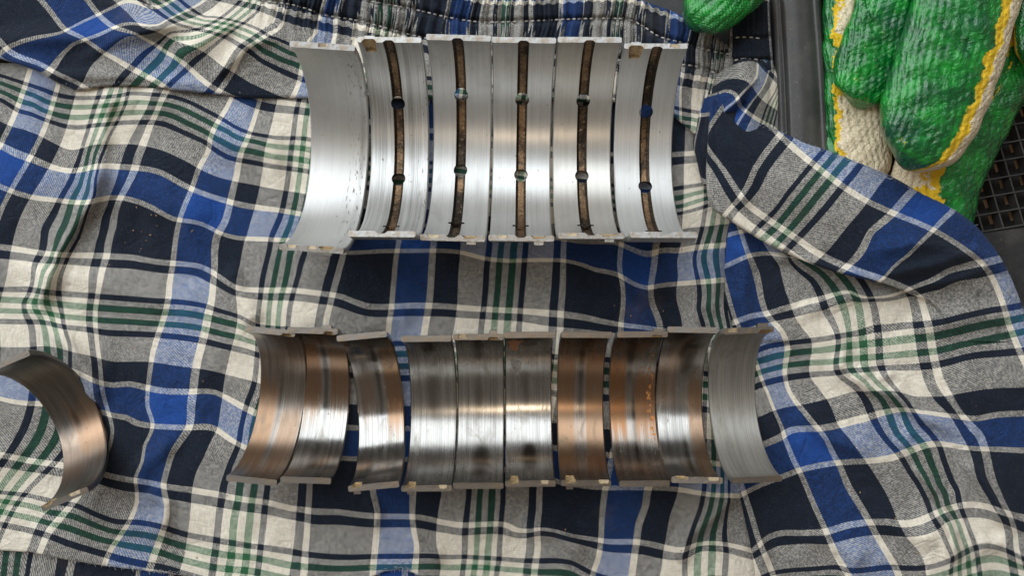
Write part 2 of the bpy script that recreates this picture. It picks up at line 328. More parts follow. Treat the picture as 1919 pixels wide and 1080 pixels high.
def z_A(X, Y):
    z = sum(ridge(X, Y, p, h, w) for p, h, w in RA) * 1.3 + 1.25 * swell(X, Y, 260) + 0.35 * swell(X + 300, Y, 90) + 0.16 * swell(X, Y + 500, 47) + 0.7
    under = sm(14, 50, X - np.interp(Y, [p[1] for p in LEFT], [p[0] for p in LEFT])) * (Y > 300)   # tucked beneath the leg panel
    return 0.4 + np.maximum(z, 0.0) * flat_mask(X, Y) * (1 - under) - 3.5 * under
RB = [(L("1385,440 1400,500 1390,560 1400,620"), 2.2, 16), (L("1580,690 1625,725 1680,745 1720,775 1790,815"), 3.2, 15), (L("1500,760 1550,820 1620,850"), 2.4, 16),
      (L("1560,610 1580,660 1575,700"), 1.8, 14), (L("1500,590 1600,555 1700,550"), 1.6, 14), (L("1610,690 1640,712 1680,700"), 1.6, 9),
      (L("1760,960 1785,1000 1790,1060"), 3.0, 13), (L("1810,860 1850,920 1890,990"), 2.4, 16), (L("1720,880 1760,930 1775,960"), 2.4, 10),
      (L("1400,930 1418,1000 1440,1060"), 2.2, 12), (L("1640,970 1720,1010 1760,1005"), 1.4, 18), (L("1700,620 1800,600 1900,590"), 1.6, 22),
      (L("1440,480 1520,492 1640,530"), 2.0, 9), (L("1500,1000 1580,1030 1620,1060"), 1.6, 18), (L("1830,1020 1880,1020 1930,1060"), 2.0, 18)]
def z_B(X, Y):
    z = sum(ridge(X, Y, p, h, w) for p, h, w in RB) * 1.25 + 1.1 * swell(X, Y, 240) + 0.3 * swell(X, Y + 200, 90) + 0.16 * swell(X, Y + 500, 47) + 2.0
    edge = sm(1395, 1440, X + 0.0 * Y)
    return 1.2 + np.maximum(z, 0.0) * np.where((X < 1480) & (Y > 640) & (Y < 900), 0.35, 1.0)
def interp(pts, x):
    a = np.array(sorted(pts)); return np.interp(x, a[:, 0], a[:, 1])

def sheet(name, X, Y, Z, u, v, parent, lips=()):
    """X, Y photo pixels, Z mm, u and v thread coordinates; lips = (side, radius mm, turn) rolls an edge under."""
    for side, r, turn in lips:
        fl = {'end': (lambda a: a), 'start': (lambda a: a[::-1]), 'right': (lambda a: a.T), 'left': (lambda a: a[:, ::-1].T)}[side]
        inv = {'end': (lambda a: a), 'start': (lambda a: a[::-1]), 'right': (lambda a: a.T), 'left': (lambda a: a.T[:, ::-1])}[side]
        X, Y, Z, u, v = [fl(a) for a in (X, Y, Z, u, v)]
        dx, dy = X[-1] - X[-3], Y[-1] - Y[-3]; n = np.hypot(dx, dy) + 1e-6; dx, dy = dx / n, dy / n
        du, dv = (u[-1] - u[-3]) / n, (v[-1] - v[-3]) / n; px = r * 1e-3 * F / H
        ex = [[], [], [], [], []]
        for k in range(1, 9):
            a = turn * k / 8; s = px * a
            for e, val in zip(ex, (X[-1] + dx * px * math.sin(a), Y[-1] + dy * px * math.sin(a), Z[-1] - r * (1 - math.cos(a)), u[-1] + du * s, v[-1] + dv * s)): e.append(val)
        X, Y, Z, u, v = [inv(np.vstack([b, np.array(e)])) for b, e in zip((X, Y, Z, u, v), ex)]
    nr, nc = X.shape; z = Z * 1e-3
    co = np.stack([(X - CX) / F * (H - z), (CY - Y) / F * (H - z), z], -1).reshape(-1, 3)
    i = np.arange(nr * nc).reshape(nr, nc)
    q = np.stack([i[:-1, :-1], i[1:, :-1], i[1:, 1:], i[:-1, 1:]], -1).reshape(-1, 4)
    e1 = co[q[0, 1]] - co[q[0, 0]]; e2 = co[q[0, 3]] - co[q[0, 0]]
    if np.cross(e1, e2)[2] < 0: q = q[:, ::-1]
    me = bpy.data.meshes.new(name); me.vertices.add(len(co)); me.vertices.foreach_set('co', co.ravel())
    me.loops.add(q.size); me.loops.foreach_set('vertex_index', q.ravel())
    me.polygons.add(len(q)); me.polygons.foreach_set('loop_start', np.arange(0, q.size, 4)); me.polygons.foreach_set('loop_total', np.full(len(q), 4))
    me.update(calc_edges=True)
    uvl = me.uv_layers.new(name='UVMap'); uvs = np.stack([u.ravel(), -v.ravel()], -1)[q.ravel()] / PER
    uvl.data.foreach_set('uv', uvs.ravel().astype(np.float32)); me.shade_smooth()
    return link(name, me, CLOTH, parent)

def grid_x(xs, top, bot, n):                            # columns at xs; rows from top(x) to bot(x)
    t = np.linspace(0, 1, n)[:, None]; X = np.repeat(xs[None, :], n, 0)
    return X, top(xs)[None] * (1 - t) + bot(xs)[None] * t
def smooth_poly(pts, n):                                # Catmull-Rom through points, n samples by arc length
    p = np.array(pts, float); q = np.vstack([2 * p[0] - p[1], p, 2 * p[-1] - p[-2]]); out = []
    for i in range(len(p) - 1):
        a, b, c, d = q[i:i + 4]
        for t in np.linspace(0, 1, 24, endpoint=False):
            out.append(0.5 * (2 * b + (c - a) * t + (2 * a - 5 * b + 4 * c - d) * t * t + (3 * b - a - 3 * c + d) * t ** 3))
    out.append(p[-1]); out = np.array(out)
    s = np.concatenate([[0], np.cumsum(np.hypot(*np.diff(out, axis=0).T))]); k = np.linspace(0, s[-1], n)
    return np.stack([np.interp(k, s, out[:, 0]), np.interp(k, s, out[:, 1])], 1)
def ruled(p0, p1, n, m):                                # grid between two curves; rows follow the curves
    a, b = smooth_poly(p0, n), smooth_poly(p1, n); t = np.linspace(0, 1, m)[:, None]
    return a[None, :, 0] * (1 - t) + b[None, :, 0] * t, a[None, :, 1] * (1 - t) + b[None, :, 1] * t

shorts = tag(empty("plaid_shorts"), "plaid cotton shorts with gathered elastic waist, spread under all the metal shells", "shorts")
# main panel ends in the hem at the bottom
HEM = L("-170,1024 0,1028 60,1032 120,1045 200,1058 300,1070 400,1082 480,1092 640,1092 690,1082 720,1068 745,1065 770,1068 800,1083 860,1095 1000,1105 1500,1110")
X, Y = grid_x(np.arange(-160, 1490, 4.0), lambda x: np.full(x.shape, 118.0), lambda x: interp(HEM, x), 250)
sheet("front_panel", X, Y, z_A(X, Y), TPS(A_U)(X, Y), TPS(A_V)(X, Y), shorts, [('end', 0.8, math.pi)])
# layer under the hem
X, Y = grid_x(np.arange(-160, 1500, 6.0), lambda x: interp(HEM, x) - 50, lambda x: np.full(x.shape, 1230.0), 40)
sheet("back_panel", X, Y, -1.2 + 0.5 * swell(X, Y, 150) - 2.0 * sm(1040, 1200, Y), TPS(E_U)(X, Y), TPS(E_V)(X, Y), shorts)
# right leg panel, overlapping the main panel along a pleat
LEFT = L("1372,415 1366,450 1361,500 1362,560 1376,610 1392,700 1398,800 1393,880 1389,925 1396,960 1408,1010 1416,1060 1424,1120")
ys = np.arange(418, 1112, 4.0); lx = np.interp(ys, [p[1] for p in LEFT], [p[0] for p in LEFT])
RIGHT = L("1700,400 1800,430 1850,480 1880,530 1905,585 1930,640 1980,720 2080,760 2080,1200")
rx = np.interp(ys, [p[1] for p in RIGHT], [p[0] for p in RIGHT]); t = np.linspace(0, 1, 190)[None]
X = lx[:, None] * (1 - t) + rx[:, None] * t; Y = np.repeat(ys[:, None], 190, 1)
BU, BV = TPS(B_U), TPS(B_V)
sheet("leg_panel", X, Y, z_B(X, Y) + 0.2, BU(X, Y), BV(X, Y), shorts, [('left', 0.7, 2.6), ('right', 1.4, 2.8)])
# folded-back leg flap
P1 = L("1341,183 1378,210 1420,238 1500,275 1600,311 1700,359 1800,416 1850,470 1880,522 1906,585 1928,640")
P2 = L("1338,190 1334,260 1331,330 1340,382 1380,412 1440,450 1500,479 1560,502 1610,516 1660,529 1705,546 1760,575 1800,640")
X, Y = ruled(P1, P2, 190, 110)
s_ = np.linspace(0, 1, 190)[None]; t_ = np.linspace(0, 1, 110)[:, None]
lift = 11.0 * (1 - sm(0.62, 0.98, s_)) * (0.72 + 0.28 * np.sin(math.pi * np.clip(t_ * 1.1, 0, 1))) + 0.5
RC = [(L("1640,470 1720,455 1800,470"), 1.6, 14), (L("1650,520 1740,500 1830,470 1870,500"), 2.2, 13), (L("1360,250 1400,330 1390,390"), 1.5, 18), (L("1690,545 1780,528 1860,500"), 1.5, 9),
      (L("1450,290 1520,400 1540,480"), 1.0, 30)]
zc = z_B(X, Y) * (0.3 + 0.7 * sm(0.5, 0.8, s_)) + lift + sum(ridge(X, Y, p, h, w) for p, h, w in RC) * (1 - sm(0.8, 1, s_)) + 0.4 * swell(X, Y, 110)
sheet("folded_leg", X, Y, zc, TPS(C_U)(X, Y), TPS(C_V)(X, Y), shorts, [('start', 2.6, 2.9), ('end', 1.6, 2.9)])
# upper part: fold over the main panel on the left, gathered into the elastic waistband
TUCK = L("-200,92 -60,96 0,101 37,113 75,127 107,148 140,163 165,159 190,154 250,154 295,157 350,163 390,167 425,171 475,176 560,176 700,176 900,180 1240,185 1270,217 1300,242 1330,268 1360,270")
TOP = L("-200,-70 820,-70 870,-6 906,0 1190,0 1212,9 1256,24 1300,46 1340,72 1378,100")
STITCH_LOW = L("380,-30 440,-15 486,0 540,7 575,16 610,28 664,37 717,50 775,66 900,90 1100,108 1281,121 1315,128 1350,140")
STITCH_UP = L("640,-14 687,0 775,17 845,33 906,41 994,39 1081,35 1169,35 1204,48 1235,68 1283,81 1344,98 1372,101")
X, Y = grid_x(np.arange(-160, 1372, 2.5), lambda x: interp(TOP, x), lambda x: interp(TUCK, x), 110)
def z_U(X, Y, pleat=True):
    z = 3.2 + 2.4 * sm(620, 380, X) * (0.4 + 0.6 * np.exp(-((Y - 95) / 60.0) ** 2)) + 1.2 * swell(X, Y, 200)
    for p, h, w in [(L("-40,80 60,70 160,68 240,58 330,45"), 3.0, 20), (L("150,110 230,70 330,45 420,38"), 1.5, 12), (L("330,110 400,60 440,45"), 2.4, 16),
                    (L("395,150 435,115 465,80 520,70"), 2.2, 14), (L("0,100 110,140 250,145 420,165"), 1.6, 12)]:
        z = z + ridge(X, Y, p, h, w) * sm(640, 540, X)
    yl = interp(STITCH_LOW, X); yu = interp(STITCH_UP, X)
    m = sm(430, 520, X) * np.exp(-np.clip(Y - yl, 0, None) / 34.0)
    ph = 2 * math.pi * (X + 3.0 * np.sin(X / 37.0) + 2.2 * np.sin(Y / 13.0 + X / 50.0) + 0.12 * Y) / 8.6
    big = np.sin(ph / 2.7 + 1.7 * np.sin(X / 61.0))
    pl = m * (0.85 * np.sin(ph) * (0.6 + 0.4 * np.sin(X / 23.0 + 1)) + 0.8 * big)
    z = z + pl + 1.6 * m * (1 - np.exp(-(np.minimum(np.abs(Y - yl), np.abs(Y - yu)) / 6.0) ** 2))
    return np.maximum(z, 1.6), ph, m
zu, ph, m = z_U(X, Y)
uu = TPS(U_U)(X, Y) + m * 8.0 * np.sin(ph + 0.8) + m * 9 * np.sin(X / 11.0 + Y / 40.0)
vv = TPS(U_V)(X, Y) + m * 2.2 * np.sin(ph / 2.0 + 2)
sheet("waistband", X, Y, zu, uu, vv, shorts, [('end', 1.5, 2.9), ('start', 1.0, 2.6), ('right', 1.0, 2.6)])
# back of the waistband showing beyond, and the twisted roll below it
X, Y = ruled(L("1372,20 1374,70 1372,112 1368,135"), L("1432,-30 1434,50 1438,110 1440,140"), 60, 30)
tt = np.linspace(0, 1, 30)[:, None] + 0 * X
zz = 4.5 + 3.5 * np.sin(math.pi * tt) - 1.6 * np.exp(-((Y - 70) / 4.0) ** 2) - 1.6 * np.exp(-((Y - 112) / 4.0) ** 2) + 0.25 * np.sin(X / 1.6)
sheet("back_waistband", X, Y, zz, 85 + 105 * tt, 262 + (Y - 20) * 0.7, shorts, [('start', 1.5, 2.5), ('end', 2.0, 2.6)])
X, Y = ruled(L("1385,112 1352,140 1334,172 1322,225 1315,267 1322,300 1332,345"), L("1398,107 1425,116 1441,141 1444,185 1443,240 1440,290 1430,345"), 110, 60)
tt = np.linspace(0, 1, 60)[:, None]; ss = np.linspace(0, 1, 110)[None]
zz = 5 + 7.0 * np.sin(math.pi * tt) ** 0.7 * np.sin(math.pi * (0.12 + 0.88 * ss)) ** 0.6 + ridge(X, Y, L("1418,142 1385,185 1350,216"), 2.2, 6) - ridge(X, Y, L("1400,190 1370,215 1350,235"), 3.0, 9) + 0.4 * swell(X, Y, 70)
sheet("rolled_cuff", X, Y, zz, TPS(D_U)(X, Y), TPS(D_V)(X, Y), shorts, [('start', 3.0, 2.6), ('end', 3.0, 2.6)])

def simple_mat(name, col, rough=0.6, nscale=300, var=0.25, bumpd=0.0, metallic=0.0):
    t = NT(name); tc = t.n('ShaderNodeTexCoord'); nz = t.noise(tc.outputs['Object'], nscale, 4, 0.6)
    f = t.rng(nz, 0.3, 0.7, 1 - var, 1 + var)
    t.set(Base_Color=t.mix(1.0, tuple(col) + (1,), t.vec(f, f, f), 'MULTIPLY'), Roughness=rough, Metallic=metallic)
    if bumpd: t.set(Normal=t.bump(nz, 0.5, bumpd))
    return t.m
THREAD = simple_mat("pale_thread", (0.33, 0.31, 0.29), 0.85, 900, 0.3)

def stitches(line, name, step=11.0, zf=None):
    pts = smooth_poly(line, int(len(line) * 60)); s = np.concatenate([[0], np.cumsum(np.hypot(*np.diff(pts, axis=0).T))])
    bm = bmesh.new(); k = 0.0
    while k < s[-1] - step:
        a = np.array([np.interp(k, s, pts[:, 0]), np.interp(k, s, pts[:, 1])]); b = np.array([np.interp(k + step * .7, s, pts[:, 0]), np.interp(k + step * .7, s, pts[:, 1])])
        if zf is None:
            za = float(z_U(a[None, :1], a[None, 1:])[0][0, 0]); zb = float(z_U(b[None, :1], b[None, 1:])[0][0, 0])
        else: za, zb = zf, zf
        ring = []
        d = (P(*b) - P(*a)).normalized(); n = Vector((-d.y, d.x, 0))
        for q, (f, rr) in enumerate(((0, .3), (.25, 1), (.75, 1), (1, .3))):
            c = P(*(a + (b - a) * f), (za + (zb - za) * f + 0.25 + 0.25 * (q in (1, 2))) * 1e-3)
            ring.append([bm.verts.new(c + n * (math.cos(g) * 0.32e-3 * rr) + Vector((0, 0, math.sin(g) * 0.3e-3 * rr))) for g in [j * math.pi / 3 for j in range(6)]])
        for r0, r1 in zip(ring, ring[1:]):
            for j in range(6): bm.faces.new((r0[j], r0[(j + 1) % 6], r1[(j + 1) % 6], r1[j]))
        k += step * random.uniform(.92, 1.1)
    o = bm_obj(name, bm, THREAD, shorts, True); o['kind'] = 'stuff'; return o
stitches(STITCH_LOW[1:], "stitching"); stitches(STITCH_UP, "stitching")
stitches(L("1378,70 1400,69 1428,72"), "stitching", 12, 6.2); stitches(L("1376,113 1400,109 1432,114"), "stitching", 12, 6.2)

# ------------------------------------------------------------------ metal
def gauss(t, x, c, w):
    d = t.math('DIVIDE', t.math('SUBTRACT', x, c), w)
    return t.math('POWER', 2.718, t.math('MULTIPLY', t.math('MULTIPLY', d, d), -1.0))
def metal(name, seed, base=(0.62, 0.60, 0.57), rough=0.3, copper=(), dark=(), cop=(0.275, 0.158, 0.085), streak=0.5, grime=0.3, pits=0.0, met=0.88):
    """u runs across the shell (0 left, 1 right), v round it (0 top end, 1 bottom end)."""
    t = NT(name); uv = t.n('ShaderNodeUVMap'); uv.uv_map = 'UVMap'
    sp = t.n('ShaderNodeSeparateXYZ'); t.l(uv.outputs[0], sp.inputs[0]); u, v = sp.outputs[0], sp.outputs[1]
    wv = t.noise(t.vec(t.math('ADD', u, seed), v), 2.0, 2)
    us = t.math('MULTIPLY_ADD', wv, 0.05, u)
    fine = t.noise(t.vec(t.math('MULTIPLY', us, 70), t.math('MULTIPLY_ADD', v, 2.2, seed)), 1.0, 5, 0.65)
    mid = t.noise(t.vec(t.math('MULTIPLY', us, 11), t.math('MULTIPLY_ADD', v, 1.3, seed * 2.1)), 1.0, 4, 0.6)
    blot = t.noise(t.vec(t.math('MULTIPLY', u, 3.2), t.math('MULTIPLY_ADD', v, 7, seed * 3)), 1.0, 5, 0.6, 0.8)
    col = tuple(base) + (1,)
    g = t.rng(t.math('ADD', fine, t.math('MULTIPLY', mid, 0.6)), 0.60, 1.0, 1 - streak * 0.85, 1 + streak * 0.15)
    col = t.mix(1.0, col, t.vec(g, g, g), 'MULTIPLY')
    cm = None; rag = t.math('ADD', t.math('MULTIPLY', mid, .45), t.math('ADD', t.math('MULTIPLY', blot, .3), t.math('MULTIPLY', fine, .25)))
    for (u0, u1, v0, v1, a) in copper:
        k = t.math('MULTIPLY', t.math('MULTIPLY', t.rng(u, u0 - .06, u0 + .04), t.rng(u, u1 + .06, u1 - .04)),
                   t.math('MULTIPLY', t.rng(t.math('MULTIPLY_ADD', rag, .5, v), v0 + .25, v0 + .36), t.rng(t.math('MULTIPLY_ADD', rag, .5, v), v1 + .38, v1 + .22)))
        k = t.math('MULTIPLY', k, t.rng(t.math('ADD', fine, blot), 0.55, 1.0, a * 0.45, a))
        cm = k if cm is None else t.math('MAXIMUM', cm, k)
    if cm is not None: col = t.mix(cm, col, tuple(cop) + (1,))
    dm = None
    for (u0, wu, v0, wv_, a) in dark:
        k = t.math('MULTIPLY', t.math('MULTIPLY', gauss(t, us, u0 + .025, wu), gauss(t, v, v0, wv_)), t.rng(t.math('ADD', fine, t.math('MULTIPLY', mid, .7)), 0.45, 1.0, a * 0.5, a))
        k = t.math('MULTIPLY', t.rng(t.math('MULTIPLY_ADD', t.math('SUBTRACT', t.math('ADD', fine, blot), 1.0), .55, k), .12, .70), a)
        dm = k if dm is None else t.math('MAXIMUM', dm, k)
    if dm is not None: col = t.mix(t.math('MULTIPLY', dm, .88), col, (0.085, 0.070, 0.058, 1))  # dark marks mixed into the base colour
    gr = t.rng(blot, 0.5, 0.75, 0, grime)
    ends = t.math('MAXIMUM', t.rng(v, 0.07, 0.0), t.rng(v, 0.93, 1.0))
    gr = t.math('MAXIMUM', gr, t.math('MULTIPLY', ends, t.math('MULTIPLY', blot, grime * 1.3)))
    col = t.mix(gr, col, (0.17, 0.145, 0.115, 1))
    spk = t.noise(t.vec(t.math('MULTIPLY', u, 14), t.math('MULTIPLY', v, 44), seed), 1.6, 2, 0.5)
    sm_ = t.rng(spk, 0.725, 0.76, 0, 0.75)
    col = t.mix(sm_, col, (0.10, 0.09, 0.08, 1))
    ro = t.math('ADD', t.math('MULTIPLY_ADD', fine, 0.16, rough - 0.02), t.math('MULTIPLY', gr, 0.25))
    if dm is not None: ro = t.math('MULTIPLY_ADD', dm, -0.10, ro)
    if cm is not None: ro = t.math('MULTIPLY_ADD', cm, 0.07, ro)
    hb = t.math('ADD', t.math('MULTIPLY', fine, 1.0), t.math('MULTIPLY', mid, 0.5))
    nb = t.bump(hb, 0.10, 0.00010)
    if pits: 
        pz = t.noise(t.vec(t.math('MULTIPLY', u, 26), t.math('MULTIPLY', v, 30), seed + 3), 1.0, 3, 0.6)
        pm = t.math('MULTIPLY', t.rng(pz, 0.60, 0.66), t.rng(u, pits, pits + 0.16))
        nb = t.bump(t.math('MULTIPLY', pm, -1.0), 0.45, 0.0003, nb)
        ro = t.math('MULTIPLY_ADD', pm, 0.25, ro); col = t.mix(t.math('MULTIPLY', pm, .6), col, (0.14, 0.12, 0.10, 1))
    nb = t.bump(t.math('MULTIPLY', sm_, -1.0), 0.5, 0.0002, nb)
    t.set(Base_Color=col, Roughness=ro, Metallic=met, Normal=nb)
    tg = t.n('ShaderNodeTangent', direction_type='UV_MAP'); tg.uv_map = 'UVMap'
    t.l(tg.outputs[0], t.b.inputs['Tangent']); t.b.inputs['Anisotropic'].default_value = 0.45
    return t.m
def rim_mat(name, col, grime):
    t = NT(name); tc = t.n('ShaderNodeTexCoord'); o = tc.outputs['Object']
    n1 = t.noise(o, 420, 4, 0.65); n2 = t.noise(o, 1500, 3, 0.6)
    c = t.mix(t.rng(n1, 0.45, 0.72, 0, grime), tuple(col) + (1,), (0.26, 0.19, 0.12, 1))
    c = t.mix(t.rng(n2, 0.56, 0.72, 0, 0.5), c, (0.12, 0.10, 0.085, 1))
    t.set(Base_Color=c, Roughness=t.math('MULTIPLY_ADD', n1, 0.3, 0.3), Metallic=0.95, Normal=t.bump(t.math('ADD', n1, n2), 0.35, 0.0003)); return t.m
RIM_MAIN = rim_mat("pale_parting_face", (0.31, 0.30, 0.285), 0.75)
RIM_ROD = rim_mat("soiled_parting_face", (0.21, 0.19, 0.17), 0.85)
def groove_mat():
    t = NT("oil_stained_groove"); tc = t.n('ShaderNodeTexCoord'); o = tc.outputs['Object']
    oi = t.n('ShaderNodeObjectInfo'); vo = t.n('ShaderNodeVectorMath', operation='ADD'); t.l(o, vo.inputs[0]); t.l(t.vec(oi.outputs['Random'], t.math('MULTIPLY', oi.outputs['Random'], 3.1), 0.0), vo.inputs[1])
    n1 = t.noise(vo.outputs[0], 75, 4, 0.6); n2 = t.noise(vo.outputs[0], 1100, 3, 0.7)
    c = t.mix(t.rng(n1, 0.38, 0.62), (0.028, 0.021, 0.015, 1), (0.22, 0.135, 0.075, 1)); c = t.mix(t.rng(n2, 0.58, 0.72, 0, .6), c, (0.50, 0.42, 0.30, 1))
    sx = t.n('ShaderNodeSeparateXYZ'); t.l(o, sx.inputs[0])
    c = t.mix(t.rng(t.math('ABSOLUTE', sx.outputs[0]), .0008, .0012, 0, .85), c, (0.022, 0.016, 0.011, 1))   # side walls and outer floor of the groove darkened
    t.set(Base_Color=c, Roughness=t.math('MULTIPLY_ADD', n2, 0.30, 0.14), Metallic=0.85, Normal=t.bump(n2, 0.6, 0.0005)); return t.m
GROOVE = groove_mat()
NOTCH = simple_mat("tan_notch", (0.36, 0.26, 0.14), 0.5, 700, 0.4, 0.0003, 0.4)
RESID = simple_mat("yellowish_residue", (0.33, 0.26, 0.165), 0.5, 800, 0.25, 0.0003, 0.3)
SCAR = simple_mat("scraped_overlay", (0.30, 0.28, 0.26), 0.3, 900, 0.3, 0.0003, 0.95)
FLAKE = simple_mat("orange_flake", (0.40, 0.17, 0.055), 0.4, 1200, 0.4, 0.0004, 0.6)
COPPER = simple_mat("bare_copper", (0.42, 0.20, 0.11), 0.42, 700, 0.25, 0.0001, 0.7)

NSEG = 120
def shell_bm(Ro, t, w, c=0.00035):
    """half tube, axis X, lowest point at the origin; angle -90 = bottom end (-Y), +90 = top end (+Y)"""
    Ri = Ro - t; prof = [(-w/2 + c, Ri), (w/2 - c, Ri), (w/2, Ri + c), (w/2, Ro - c), (w/2 - c, Ro), (-w/2 + c, Ro), (-w/2, Ro - c), (-w/2, Ri + c)]
    bm = bmesh.new(); rings = []
    for k in range(NSEG + 1):
        a = -math.pi/2 + math.pi * k / NSEG
        rings.append([bm.verts.new((x, r * math.sin(a), Ro - r * math.cos(a))) for x, r in prof])
    n = len(prof)
    for a, b in zip(rings, rings[1:]):
        for j in range(n): bm.faces.new((a[j], a[(j+1) % n], b[(j+1) % n], b[j]))
    for ring, fl in ((rings[0], 1), (rings[-1], 0)):
        f = bm.faces.new(ring[::-1] if fl else ring); f.material_index = 1
    bmesh.ops.recalc_face_normals(bm, faces=bm.faces); return bm
def prism(bm, pts0, pts1, mi):
    a = [bm.verts.new(p) for p in pts0]; b = [bm.verts.new(p) for p in pts1]; n = len(a); fs = []
    for j in range(n): fs.append(bm.faces.new((a[j], a[(j+1) % n], b[(j+1) % n], b[j])))
    fs += [bm.faces.new(a[::-1]), bm.faces.new(b)]
    for f in fs: f.material_index = mi
def cutter_groove(Ro, Ri, xc, wg, depth):
    bm = bmesh.new(); N = 97; rings = []
    for k in range(-3, N + 4):
        a = -math.pi/2 + math.pi * k / N
        rings.append([bm.verts.new((xc + x, r * math.sin(a), Ro - r * math.cos(a))) for x, r in ((-wg/2, Ri - .001), (wg/2, Ri - .001), (wg/2, Ri + depth*.25), (wg*.27, Ri + depth), (-wg*.27, Ri + depth), (-wg/2, Ri + depth*.25))])
    for a, b in zip(rings, rings[1:]):
        for j in range(6): bm.faces.new((a[j], a[(j+1) % 6], b[(j+1) % 6], b[j]))
    bm.faces.new(rings[0][::-1]); bm.faces.new(rings[-1])
    bmesh.ops.recalc_face_normals(bm, faces=bm.faces)
    for f in bm.faces: f.material_index = 2
    return bm
def cutter_hole(Ro, ang, xc, rad, r0, r1):
    bm = bmesh.new(); d = Vector((0, math.sin(ang), -math.cos(ang))); e = Vector((0, math.cos(ang), math.sin(ang))); X = Vector((1, 0, 0)); c = Vector((xc, 0, Ro))
    pts = [X * (rad * math.cos(q)) + e * (rad * math.sin(q)) for q in [2*math.pi*k/24 for k in range(24)]]
    prism(bm, [c + d * r0 + p for p in pts], [c + d * r1 + p for p in pts], 2); bmesh.ops.recalc_face_normals(bm, faces=bm.faces); return bm
def cutter_notch(Ro, Ri, end, xc, wn, ln, dep, mi):
    """pocket pressed into the inner face at one end: end +1 top, -1 bottom"""
    bm = bmesh.new(); s = end
    def pt(x, r, along): return (xc + x, s * r, Ro - along)
    top = [pt(-wn/2, Ri - .001, -.001), pt(wn/2, Ri - .001, -.001), pt(wn/2, Ri + dep*.35, -.001), pt(wn*.3, Ri + dep, -.001), pt(-wn*.3, Ri + dep, -.001), pt(-wn/2, Ri + dep*.35, -.001)]
    bot = [pt(-wn*.34, Ri - .001, ln), pt(wn*.34, Ri - .001, ln), pt(wn*.34, Ri + dep*.0 + .0001, ln), pt(wn*.24, Ri + dep*.28, ln), pt(-wn*.24, Ri + dep*.28, ln), pt(-wn*.34, Ri + .0001, ln)]
    prism(bm, top, bot, mi); bmesh.ops.recalc_face_normals(bm, faces=bm.faces); return bm
def cutter_scallop(Ro, Ri, t, end, xc, wn, dep, inner):
    bm = bmesh.new(); s = end; pts = []
    r0, r1 = (Ri - .001, Ri + t * .55) if inner else (Ri + t*.3, Ro + .001)
    a = [(xc - wn/2, s*r0, Ro + .001), (xc + wn/2, s*r0, Ro + .001), (xc + wn/2*.8, s*r1, Ro + .001), (xc - wn/2*.8, s*r1, Ro + .001)]
    b = [(xc - wn/2*.8, s*r0, Ro - dep), (xc + wn/2*.8, s*r0, Ro - dep), (xc + wn/2*.6, s*r1, Ro - dep*.3), (xc - wn/2*.6, s*r1, Ro - dep*.3)]
    prism(bm, a, b, 4); bmesh.ops.recalc_face_normals(bm, faces=bm.faces); return bm

def finish(me, Ro, w):
    """analytic normals on everything turned about the axis, UV = across / round"""
    me.shade_smooth(); c = np.array([0, 0, Ro]); nl = [None] * len(me.loops)
    co = np.empty(len(me.vertices) * 3); me.vertices.foreach_get('co', co); co = co.reshape(-1, 3)
    uvl = me.uv_layers.new(name='UVMap') if 'UVMap' not in me.uv_layers else me.uv_layers['UVMap']
    for p in me.polygons:
        n = np.array(p.normal); ctr = np.array(p.center) - c; ctr[0] = 0; rr = np.linalg.norm(ctr); rad = ctr / rr if rr > 1e-9 else np.array([0, 0, -1.])
        tan = np.cross([1., 0, 0], rad); flat = abs(n @ tan) > 0.12
        nr = n @ rad
        for li in p.loop_indices:
            q = co[me.loops[li].vertex_index]; d = q - c; d[0] = 0; d = d / (np.linalg.norm(d) + 1e-9)
            if flat: nn = n
            else: nn = np.array([n[0], 0, 0]) + nr * d; nn = nn / (np.linalg.norm(nn) + 1e-9)
            nl[li] = tuple(nn)
            uvl.data[li].uv = (q[0] / w + 0.5, 0.5 - math.atan2(d[1], -d[2]) / math.pi)
    me.normals_split_custom_set(nl)

